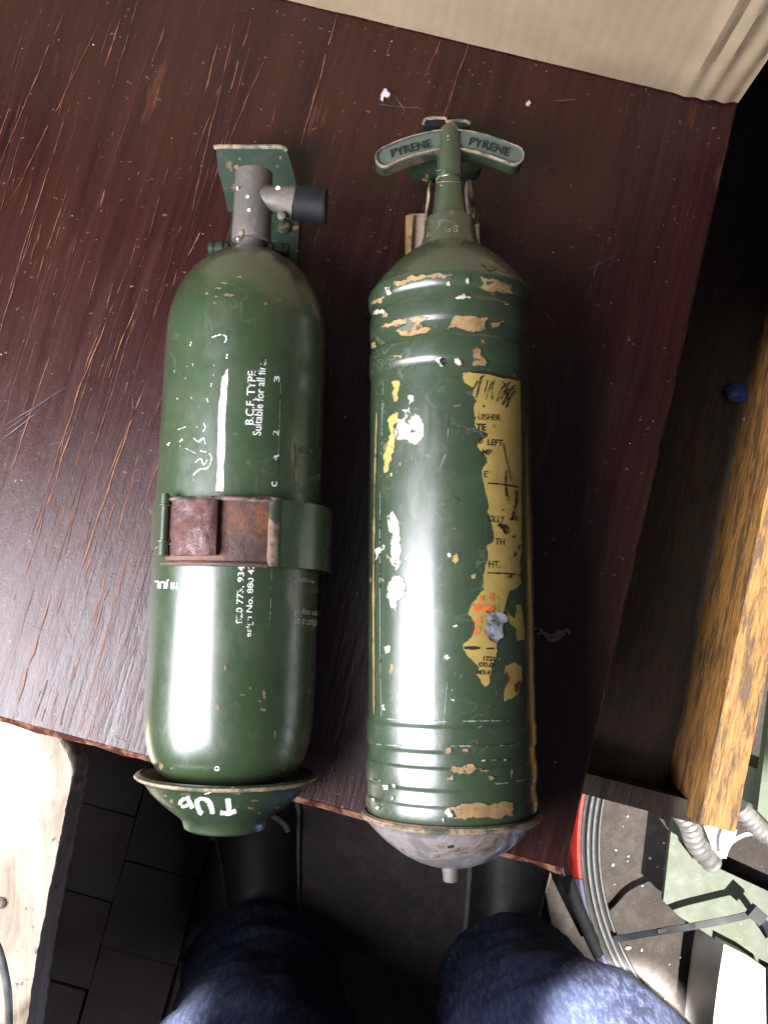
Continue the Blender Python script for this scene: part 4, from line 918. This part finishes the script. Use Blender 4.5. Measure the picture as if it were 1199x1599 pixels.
for j in range(nz + 1):
    row = [bm.verts.new(front.data.vertices[j * (nx + 1) + nx].co)]; z = 0.0006 + HB * j / nz
    for i in range(1, nd + 1):
        Y = -DB / 2 + .010 + (DB - .01) * i / nd; row.append(bm.verts.new((LB / 2 + .004 * math.sin(min(1, i / 4) * math.pi) + mnoise.noise(Vector((Y * 40, z * 30, 7))) * .002, Y, z)))
    g2.append(row)
for j in range(nz):
    for i in range(nd): bm.faces.new((g2[j][i], g2[j][i + 1], g2[j + 1][i + 1], g2[j + 1][i]))
obj('side_panel', bm, M['card'], cb, local=True, recalc=False)
bm = bmesh.new(); box(bm, (0, DB / 2, HB / 2), (LB / 2, 0, 0), (0, .0015, 0), (0, 0, HB / 2)); obj('rear_panel', bm, M['card'], cb, local=True, smooth=False)
bm = bmesh.new(); box(bm, (-LB / 2, 0, HB / 2), (.0015, 0, 0), (0, DB / 2 - .002, 0), (0, 0, HB / 2)); obj('side_panel', bm, M['card'], cb, local=True, smooth=False)
bm = bmesh.new(); box(bm, (0, .006, HB), (LB / 2 - .003, 0, 0), (0, DB / 2 - .008, 0), (0, 0, .0015)); obj('lid', bm, M['card'], cb, local=True, smooth=False)

# ================================================================== OPEN DRAWER WITH OAK SIDE, right of the table
ZO = -0.105
oL0, oL1 = P(1091, 1286, ZO), P(1197, 763, ZO); oR0 = P(1147, 1300, ZO)
od = (oL1 - oL0).normalized(); on = Vector((od.y, -od.x, 0)); ow = (oR0 - oL0).dot(on)
if ow < 0: on = -on; ow = -ow
Lw = 0.62
dr_c = oL0 + od * Lw / 2 - on * 0.15
drw = thing('open_drawer', 'dark open wooden drawer with a golden oak side rail right of the table', 'drawer', (dr_c.x, dr_c.y, ZO - .13), math.atan2(od.y, od.x) - math.pi / 2)
bm = bmesh.new()
ns = 60; rows = []
for i in range(ns + 1):
    q = oL0 + od * (Lw * i / ns); wa = mnoise.noise(Vector((i * .5, 3, 0))) * .0006
    rows.append([bm.verts.new(q + on * wa), bm.verts.new(q + on * (ow + wa)), bm.verts.new(q + on * (ow + wa) + Vector((0, 0, -.095))), bm.verts.new(q + on * wa + Vector((0, 0, -.095)))])
for a, b in zip(rows, rows[1:]):
    for k in range(4): bm.faces.new((a[k], b[k], b[(k + 1) % 4], a[(k + 1) % 4]))
bm.faces.new(rows[0]); bm.faces.new(rows[-1][::-1])
bevel(bm, .0014, 2, 60); obj('side_rail', bm, M['oak'], drw)
ZF = -0.135
f0, f1 = P(905, 1205, ZF), P(1089, 1253, ZF); g0, g1 = P(900, 1235, ZF), P(1088, 1287, ZF)
fe = (f1 - f0).normalized()
bm = bmesh.new(); prism(bm, [f0 - fe * .22, f1 + fe * .006, g1 + fe * .006, g0 - fe * .22], .065); bevel(bm, .0012, 2); obj('front_board', bm, M['drawer'], drw)
bm = bmesh.new(); q0 = f0 - fe * .21; q1 = f1 + fe * .004
prism(bm, [q0 + Vector((0, 0, -.050)), q1 + Vector((0, 0, -.050)), q1 + od * .60 + Vector((0, 0, -.050)), q0 + od * .60 + Vector((0, 0, -.050))], .006); obj('bottom_board', bm, M['drawer'], drw, smooth=False)
bm = bmesh.new(); prism(bm, [q0 + od * .59, q1 + od * .59, q1 + od * .605, q0 + od * .605], .045); obj('rear_board', bm, M['drawer'], drw, smooth=False)
bm = bmesh.new(); prism(bm, [q0 - fe * .012, q0, q0 + od * .59, q0 - fe * .012 + od * .59], .045); obj('side_board', bm, M['drawer'], drw, smooth=False)
# bits lying in the drawer
zb = ZF - .050
bm = bmesh.new(); c = P(1147, 615, zb); bmesh.ops.create_icosphere(bm, subdivisions=2, radius=.0075)
for v in bm.verts: v.co = Vector((v.co.x * 1.25, v.co.y, v.co.z * .5)) * (1 + .5 * mnoise.noise(v.co * 140)); v.co.z = max(v.co.z, -.003)
bm.transform(Matrix.Translation(c + Vector((0, 0, .004)))); o = obj('plastic_scrap', bm, M['blue']); origin_to(o, c + Vector((0, 0, .001))); tag(o, 'crumpled dark blue scrap lying in the open drawer', 'scrap')
bm = bmesh.new(); tube(bm, spline([P(1158, 656, zb + .004), P(1172, 650, zb + .005), P(1184, 647, zb + .008)], 5), .0014, 8)
c = P(1185, 646, zb + .009); tube(bm, [c - Vector((.002, 0, 0)), c, c + Vector((.003, 0, 0))], [.002, .0042, .0035], 12); o = obj('screw', bm, M['zinc']); origin_to(o, P(1172, 650, zb)); tag(o, 'small dull screw lying in the drawer beside the oak rail', 'screw')

# ================================================================== LEFT TIMBER BLOCK
ZB = -0.20
outl = [(-460, 1020), (-60, 1085), (60, 1100), (92, 1146), (108, 1172), (116, 1200), (110, 1240), (100, 1290), (88, 1350), (75, 1415), (62, 1480), (52, 1545), (44, 1600), (38, 1660), (34, 1720), (-460, 1780)]
pp = spline([(x, y, 0) for x, y in outl], 7)
bm = bmesh.new(); topv = []
for i, q in enumerate(pp):
    k = mnoise.noise(Vector((q.x * .07, q.y * .07, 3))) * 1.8 + mnoise.noise(Vector((q.x * .25, q.y * .25, 6))) * 0.8
    topv.append(P(q.x + k, q.y, ZB))
cx_ = sum((v for v in topv), Vector()) / len(topv)
loops = []
for z, sc, amp in ((0, .965, .0), (-.002, .985, .001), (-.006, 1.0, .002), (-.014, 1.005, .0035), (-.026, 1.0, .003), (-.036, .99, .001)):
    loops.append([bm.verts.new(Vector((cx_.x + (v.x - cx_.x) * sc + amp * mnoise.noise(v * 160 + Vector((0, 0, z * 300))), cx_.y + (v.y - cx_.y) * sc + amp * mnoise.noise(v * 130 + Vector((9, 0, z * 300))), ZB + z + (.0015 * mnoise.noise(v * 90) if z == 0 else 0)))) for v in topv])
nn = len(topv)
for a, b in zip(loops, loops[1:]):
    for i in range(nn): bm.faces.new((a[i], a[(i + 1) % nn], b[(i + 1) % nn], b[i]))
bm.faces.new(loops[-1][::-1])
f = bm.faces.new(loops[0]); bmesh.ops.triangulate(bm, faces=[f])
tb = thing('timber_block', 'pale weathered timber stump seat with rough edge below the table, lower left', 'timber', (cx_.x, cx_.y, FZ))
obj('block_top', bm, M['timber'], tb, smooth=True)
bm = bmesh.new(); inner_l = [Vector((cx_.x + (v.x - cx_.x) * .97, cx_.y + (v.y - cx_.y) * .97, 0)) for v in topv]
prism(bm, [v + Vector((0, 0, ZB - .0365)) for v in inner_l], .005); obj('block_side', bm, M['timber_side'], tb, smooth=False)
for (x, y) in ((-420, 1180), (-420, 1560)):
    q = P(x, y, ZB - .06); bm = bmesh.new(); box(bm, (q.x, q.y, (FZ + ZB - .056) / 2), (.02, 0, 0), (0, .02, 0), (0, 0, (ZB - .056 - FZ) / 2)); obj('leg', bm, M['timber_side'], tb, smooth=False)
# nail + wire hoop
bm = bmesh.new(); c = P(1, 1410, ZB + .001); tube(bm, [c - Vector((0, 0, .004)), c + Vector((0, 0, .001)), c + Vector((0, 0, .0022))], [.004, .004, .0025], 14); obj('nail_head', bm, M['timber_side'], tb)
bm = bmesh.new(); tube(bm, spline([P(-30, 1440, ZB + .05), P(-5, 1475, ZB + .05), P(8, 1520, ZB + .045), P(14, 1570, ZB + .035), P(10, 1640, ZB + .004), P(-20, 1690, ZB + .004)], 8), .0028, 12); o = obj('wire_hoop', bm, M['wire']); origin_to(o, P(-10, 1660, ZB)); tag(o, 'bright bent wire hoop standing on the pale timber block', 'wire')

# ================================================================== HOOP ON THE FLOOR, bottom right
hz = FZ + 0.055
hc = P(1285, 1332, hz); hr = (P(923, 1332, hz) - hc).length
hoop = thing('wheel_hoop', 'large grey ribbed hoop with red outer side on the floor, beside the table corner', 'hoop', (hc.x, hc.y, FZ))
def vlathe(bm, prof, n=160, a0_=0.0, a1_=2 * math.pi):
    full = a1_ - a0_ > 6.28; m = n if full else n + 1
    rings = [[bm.verts.new((hc.x + r * math.cos(a0_ + (a1_ - a0_) * k / n), hc.y + r * math.sin(a0_ + (a1_ - a0_) * k / n), z)) for k in range(m)] for r, z in prof]
    for a, b in zip(rings, rings[1:]):
        for k in range(n): bm.faces.new((a[k], a[(k + 1) % m], b[(k + 1) % m], b[k]))
bm = bmesh.new(); pr = []
wd = .0245; base_r = hr - wd / 2
ridges = [(-.0122, -.030), (-.0122, -.004), (-.0105, .000), (-.0085, .000), (-.0075, -.006), (-.0045, -.006), (-.0035, .0016), (-.0008, .0016), (.0000, -.004), (.0022, -.004), (.0030, .0012), (.0058, .0012), (.0066, -.007), (.0098, -.007), (.0104, .0002), (.0124, -.001), (.0128, -.006), (.0128, -.030)]
vlathe(bm, [(hr + a, hz + b) for a, b in ridges]); obj('ribbed_rim', bm, M['hoop'], hoop)
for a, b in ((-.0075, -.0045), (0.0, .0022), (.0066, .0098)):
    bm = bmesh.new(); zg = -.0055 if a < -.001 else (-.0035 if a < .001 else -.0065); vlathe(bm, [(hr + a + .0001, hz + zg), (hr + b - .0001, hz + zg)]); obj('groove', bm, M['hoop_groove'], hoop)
bm = bmesh.new(); vlathe(bm, [(hr + .0128, hz - .004), (hr + .0165, hz - .005), (hr + .0215, hz - .012), (hr + .0225, hz - .03), (hr + .0215, FZ + .002), (hr + .0128, FZ + .002)], 60, R(118), R(186)); obj('red_band', bm, M['red'], hoop)
bm = bmesh.new(); vlathe(bm, [(hr + .0128, hz - .004), (hr + .0165, hz - .005), (hr + .0215, hz - .012), (hr + .0225, hz - .03), (hr + .0215, FZ + .002), (hr + .0128, FZ + .002)], 60, R(186.2), R(212)); obj('blue_band', bm, M['hoop_blue'], hoop)
# dark handle tube lying against it
bm = bmesh.new(); tube(bm, spline([P(884, 1372, FZ + .10), P(890, 1384, FZ + .095), P(908, 1430, FZ + .07), P(928, 1475, FZ + .05), P(935, 1490, FZ + .045)], 4), [.0035] + [.0075] * 14 + [.0075, .006], 18); o = obj('rubber_grip', bm, M['rubber']); origin_to(o, P(910, 1432, FZ)); tag(o, 'dark rubber grip tube leaning against the outside of the ribbed hoop', 'tube')

# ================================================================== PALE GREEN MACHINE PLATE AND FITTINGS
zg = FZ + 0.07
mach = thing('machine_plate', 'pale green painted sheet metal bracket on the floor inside the hoop', 'machine part', P(1130, 1400, FZ))
pl = [(1050, 1272), (1068, 1274), (1063, 1318), (1080, 1340), (1115, 1353), (1199, 1392), (1260, 1420), (1260, 1560), (1199, 1520), (1128, 1474), (1060, 1431), (1035, 1407)]
bm = bmesh.new(); prism(bm, [P(x, y, zg) for x, y in pl], .010); bevel(bm, .0012, 2); obj('base_plate', bm, M['palegreen'], mach)
bm = bmesh.new(); c = P(1100, 1410, zg); prism(bm, [P(x, y, zg - .010) for x, y in ((1060, 1330), (1260, 1440), (1260, 1540), (1070, 1425))], .06); obj('foot', bm, M['palegreen'], mach, smooth=False)
bm = bmesh.new(); prism(bm, [P(x, y, FZ + .30) for x, y in ((1182, 1266), (1196, 1150), (1205, 1080), (1290, 1080), (1290, 1300), (1205, 1290))], .012); bevel(bm, .0012, 2); up_ = obj('upper_panel', bm, M['palegreen'], mach)
bm = bmesh.new(); q = P(1260, 1250, FZ + .3); box(bm, (q.x, q.y, FZ + .145), (.02, 0, 0), (0, .02, 0), (0, 0, .143)); obj('post', bm, M['palegreen'], mach, smooth=False)
def hose(name, pts, r, label, m='conduit'):
    c = spline(pts, 14); bm = bmesh.new(); tube(bm, c, [r * (1.0, .98, .80, .80)[i % 4] for i in range(len(c))], 20); o = obj(name, bm, M[m]); return tag(origin_to(o, pts[0]), label, 'conduit', 'ribbed conduits')
hose('flexible_conduit', [P(1060, 1262, FZ + .17), P(1076, 1288, FZ + .15), P(1086, 1318, FZ + .12), P(1112, 1348, FZ + .083)], .0125, 'silver ribbed conduit ending on the pale green plate, left of the white terminal')
hose('flexible_conduit', [P(1152, 1255, FZ + .17), P(1172, 1278, FZ + .16), P(1195, 1300, FZ + .15), P(1230, 1320, FZ + .14)], .0125, 'shaded ribbed conduit right of the end of the oak rail')
bm = bmesh.new(); prism(bm, [P(x, y, FZ + .105) for x, y in ((1096, 1285), (1150, 1296), (1146, 1312), (1136, 1330), (1126, 1342), (1112, 1326))], .028); bevel(bm, .003, 3); o = obj('terminal_cover', bm, M['whiteplastic']); origin_to(o, P(1122, 1318, FZ + .077)); tag(o, 'white plastic cover below the end of the oak rail', 'cover')
def ribbon(bm, pts, wd, th, teeth=False):
    c = spline(pts, 14); rows = []
    for i, q in enumerate(c):
        t = (c[min(i + 1, len(c) - 1)] - c[max(i - 1, 0)]).normalized(); n_ = t.cross(Vector((0, 0, 1))).normalized() * wd / 2; h = th * (1 if not teeth or i % 2 else .55)
        rows.append([bm.verts.new(q + n_ + Vector((0, 0, h))), bm.verts.new(q - n_ + Vector((0, 0, h))), bm.verts.new(q - n_), bm.verts.new(q + n_)])
    for a, b in zip(rows, rows[1:]):
        for k in range(4): bm.faces.new((a[k], b[k], b[(k + 1) % 4], a[(k + 1) % 4]))
    bm.faces.new(rows[0]); bm.faces.new(rows[-1][::-1])
bm = bmesh.new(); ribbon(bm, [P(1130, 1340, FZ + .12), P(1136, 1322, FZ + .13), P(1148, 1310, FZ + .135), P(1168, 1302, FZ + .135), P(1194, 1302, FZ + .12)], .0042, .0012); o = obj('cable_tie', bm, M['whiteplastic']); origin_to(o, P(1150, 1310, FZ + .12)); tag(o, 'thin white cable tie curling past the white plastic cover', 'cable tie')
tie = thing('cable_tie', 'grey black nylon cable tie stretching from hoop rim across the pale green plate', 'cable tie', P(1060, 1448, FZ + .05))
bm = bmesh.new(); zt_ = FZ + .10; ribbon(bm, [P(958, 1466, hz + .003), P(985, 1462, zt_ - .03), P(1030, 1454, zt_), P(1080, 1446, zt_ + .015), P(1130, 1437, zt_ + .02), P(1172, 1427, zt_ + .02)], .0078, .0018, False); obj('strap', bm, M['tie'], tie)
bm = bmesh.new(); ribbon(bm, [P(1026, 1454.7, zt_ + .0019), P(1055, 1450, zt_ + .0092), P(1085, 1445, zt_ + .0178)], .0045, .0009, True); obj('teeth', bm, M['tie'], tie)
bm = bmesh.new(); q = P(1180, 1428, zt_ + .024); t = (P(1190, 1440, 0) - P(1168, 1420, 0)).normalized(); n_ = Vector((-t.y, t.x, 0)); box(bm, q, t * .0085, n_ * .0075, (0, 0, .006)); bevel(bm, .0012, 2); obj('head', bm, M['tie'], tie)
bm = bmesh.new(); ribbon(bm, [P(1186, 1434, zt_ + .024), P(1196, 1446, zt_ + .02), P(1205, 1470, zt_ - .02)], .0078, .0018); obj('tail', bm, M['tie'], tie)
bm = bmesh.new(); prism(bm, [P(x, y, FZ + .10) for x, y in ((1130, 1474), (1165, 1492), (1194, 1512), (1196, 1640), (1110, 1640), (1114, 1585), (1121, 1530))], .098); bevel(bm, .006, 3); o = obj('white_block', bm, M['whiteplastic']); origin_to(o, P(1155, 1560, FZ)); tag(o, 'sunlit white rounded block on the floor below the pale green plate', 'block')
bm = bmesh.new(); prism(bm, [P(x, y, FZ + .095) for x, y in ((1199, 1515), (1260, 1545), (1260, 1640), (1200, 1640))], .093); bevel(bm, .004, 2); o = obj('grey_block', bm, M['hoop']); origin_to(o, P(1225, 1580, FZ)); tag(o, 'grey block just right of the sunlit white block', 'block')
# debris on the concrete
bm = bmesh.new(); rd = random.Random(5)
for k in range(34):
    x, y = rd.uniform(950, 1130), rd.uniform(1250, 1580); q = P(x, y, FZ + .001); r = rd.choice([.0012, .0016, .002, .004])
    vs = [bm.verts.new(q + Vector((math.cos(a) * r * rd.uniform(.5, 1.2), math.sin(a) * r * rd.uniform(.5, 1.2), rd.uniform(0, r * .6)))) for a in (0, 1.3, 2.6, 3.9, 5.1)]
    ap = bm.verts.new(q + Vector((0, 0, r * .8)))
    for i in range(5): bm.faces.new((vs[i], vs[(i + 1) % 5], ap))
obj('floor_grit', bm, M['flake'], smooth=False, kind='stuff')
tag(bpy.data.objects['floor_grit'], 'scattered pale grit on the concrete inside the hoop', 'grit')

# ================================================================== FLAKES ON THE TABLE
def flake(pts, h, label, seed, m='flake', name='paint_flake'):
    bm = bmesh.new(); c = Vector((sum(p[0] for p in pts) / len(pts), sum(p[1] for p in pts) / len(pts)))
    prism(bm, [P(p.x, p.y, h) + Vector((0, 0, .0008 * mnoise.noise(Vector((p.x, p.y, seed))))) for p in jag(pts, 1.5, 2, seed)], h - .0004); o = obj(name, bm, M[m], smooth=False); origin_to(o, P(c.x, c.y, 0)); tag(o, label, 'flake')
flake([(594, 154), (597, 143), (603, 138), (605, 143), (610, 147), (604, 151), (601, 149), (598, 157)], .0018, 'jagged white paint flake on the table below the cardboard box edge', 4)
flake([(822, 159), (826, 156), (829, 160), (826, 164), (822, 163)], .002, 'tiny round white crumb on the table right of the jagged flake', 6)
bm = bmesh.new()
for q in ([(842, 982), (852, 992), (862, 998), (874, 988)], [(852, 996), (866, 990), (884, 984), (889, 990)], [(846, 986), (858, 1000), (872, 997), (886, 981)], [(864, 999), (870, 985), (880, 992)], [(838, 990), (850, 988), (858, 994)]):
    ribbon(bm, [P(x, y, .0012 + .0006 * i) for i, (x, y) in enumerate(q)], .0013, .0004)
o = obj('lint', bm, M['lint']); origin_to(o, P(866, 990, 0)); tag(o, 'grey wisp of lint on the table right of the torn yellow label', 'lint')
bm = bmesh.new()
for k in range(110):
    x, y = rd.uniform(0, 1050), rd.uniform(0, 1300); q = P(x, y, .0002)
    if (q - corner).dot(fx) > -.01 or (q - corner).dot(-ry) > -.01: continue
    r = rd.choice([.0002, .0003, .0004, .0006]); vs = [bm.verts.new(q + Vector((math.cos(a) * r, math.sin(a) * r * rd.uniform(.5, 1.4), 0))) for a in (0, 1.5, 3, 4.5)]; ap = bm.verts.new(q + Vector((0, 0, r)))
    for i in range(4): bm.faces.new((vs[i], vs[(i + 1) % 4], ap))
o = obj('table_dust', bm, M['flake'], smooth=False, kind='stuff'); tag(o, 'fine pale dust specks scattered over the table', 'dust')

# ================================================================== PERSON (legs of whoever stands at the table)
per = thing('person', 'person standing at the table edge in blue jeans and dark shoes, seen from above', 'person', (0.0, -0.42, FZ))
def leg_chain():
    J = {}
    J['pelvis'] = (Vector((.035, -.62, .14)), .18)
    J['hipL'] = (Vector((-.075, -.58, .05)), .14); J['hipR'] = (Vector((.18, -.57, .05)), .14)
    J['thL'] = (Vector((-.094, -.455, -.10)), .130); J['thR'] = (Vector((.168, -.445, -.10)), .140)
    J['knL'] = (Vector((-.104, -.372, -.25)), .115); J['knR'] = (Vector((.158, -.360, -.25)), .128)
    J['shL'] = (Vector((-.115, -.395, -.42)), .095); J['shR'] = (Vector((.143, -.395, -.42)), .100)
    J['anL'] = (Vector((-.140, -.395, -.60)), .092); J['anR'] = (Vector((.145, -.410, -.60)), .094)
    J['cuL'] = (Vector((-.145, -.390, -.655)), .100); J['cuR'] = (Vector((.146, -.410, -.655)), .100)
    J['waist'] = (Vector((.035, -.65, .27)), .17)
    E = [('waist', 'pelvis'), ('pelvis', 'hipL'), ('pelvis', 'hipR')] + [(a + s_, b + s_) for s_ in 'LR' for a, b in (('hip', 'th'), ('th', 'kn'), ('kn', 'sh'), ('sh', 'an'), ('an', 'cu'))]
    return J, E
J, E = leg_chain(); names = list(J); inv = MATX[per.name].inverted()
me = bpy.data.meshes.new('trousers'); me.from_pydata([tuple(inv @ J[k][0]) for k in names], [(names.index(a), names.index(b)) for a, b in E], [])
o = bpy.data.objects.new('trousers', me); COL.objects.link(o); o.parent = per
sk = o.modifiers.new('skin', 'SKIN'); sk.use_smooth_shade = True
for i, k in enumerate(names): me.skin_vertices[0].data[i].radius = (J[k][1], J[k][1])
me.skin_vertices[0].data[0].use_root = True
ss = o.modifiers.new('sub', 'SUBSURF'); ss.levels = 4; ss.render_levels = 4
tx = bpy.data.textures.new('cloth_folds', 'CLOUDS'); tx.noise_scale = .055; tx.noise_depth = 2
dm = o.modifiers.new('folds', 'DISPLACE'); dm.texture = tx; dm.strength = .016; dm.mid_level = .5
me.materials.append(M['denim'])
# freeze the shape so that the mesh itself carries it
bpy.context.view_layer.update(); ev = o.evaluated_get(bpy.context.evaluated_depsgraph_get()); nm = bpy.data.meshes.new_from_object(ev)
o.modifiers.clear(); o.data = nm
if not nm.materials: nm.materials.append(M['denim'])
for p in nm.polygons: p.use_smooth = True
MATX[o.name] = MATX[per.name]
def shoe(cx, cy, ang):
    """loft along the foot: heel at -, toe at +"""
    Tm = Matrix.Translation((cx, cy, FZ)) @ Matrix.Rotation(R(ang), 4, 'Z'); st = [(-.135, .020, .05), (-.125, .034, .075), (-.08, .041, .098), (-.03, .041, .10), (.03, .046, .080), (.08, .052, .062), (.12, .048, .052), (.145, .034, .043), (.156, .014, .032)]
    bm = bmesh.new(); rings = []
    for y, hw, h in st:
        rings.append([bm.verts.new(Tm @ Vector((hw * math.copysign(abs(math.cos(a)) ** .8, math.cos(a)), y, .012 + (h - .012) * max(0, math.sin(a)) ** .9 if math.sin(a) >= 0 else .012))) for a in [2 * math.pi * k / 20 for k in range(20)]])
    for a, b in zip(rings, rings[1:]):
        for k in range(20): bm.faces.new((a[k], a[(k + 1) % 20], b[(k + 1) % 20], b[k]))
    bm.faces.new(rings[0][::-1]); bm.faces.new(rings[-1]); bmesh.ops.remove_doubles(bm, verts=bm.verts[:], dist=1e-5)
    so = obj('shoe', bm, M['shoe'], per)
    bm = bmesh.new(); L = [Tm @ Vector((hw * 1.06 + .002, y, .014)) for y, hw, h in st]; Rr = [Tm @ Vector((-hw * 1.06 - .002, y, .014)) for y, hw, h in reversed(st)]
    prism(bm, L + Rr, .0138); bevel(bm, .002, 1); obj('sole', bm, M['shoe_sole'], so, smooth=False)
    bm = bmesh.new(); tube(bm, [Tm @ Vector((.047 * math.sin(a), .062 + .034 * math.cos(a) , .072 + .006 * math.cos(a))) for a in [R(-80 + 10 * k) for k in range(17)]], .0032, 8); obj('trim', bm, M['shoe_sole'], so)
shoe(-.155, -.315, 6); shoe(.150, -.350, -10)

for o in list(bpy.data.objects):
    if o.type == 'MESH' and o.data.users == 0: pass
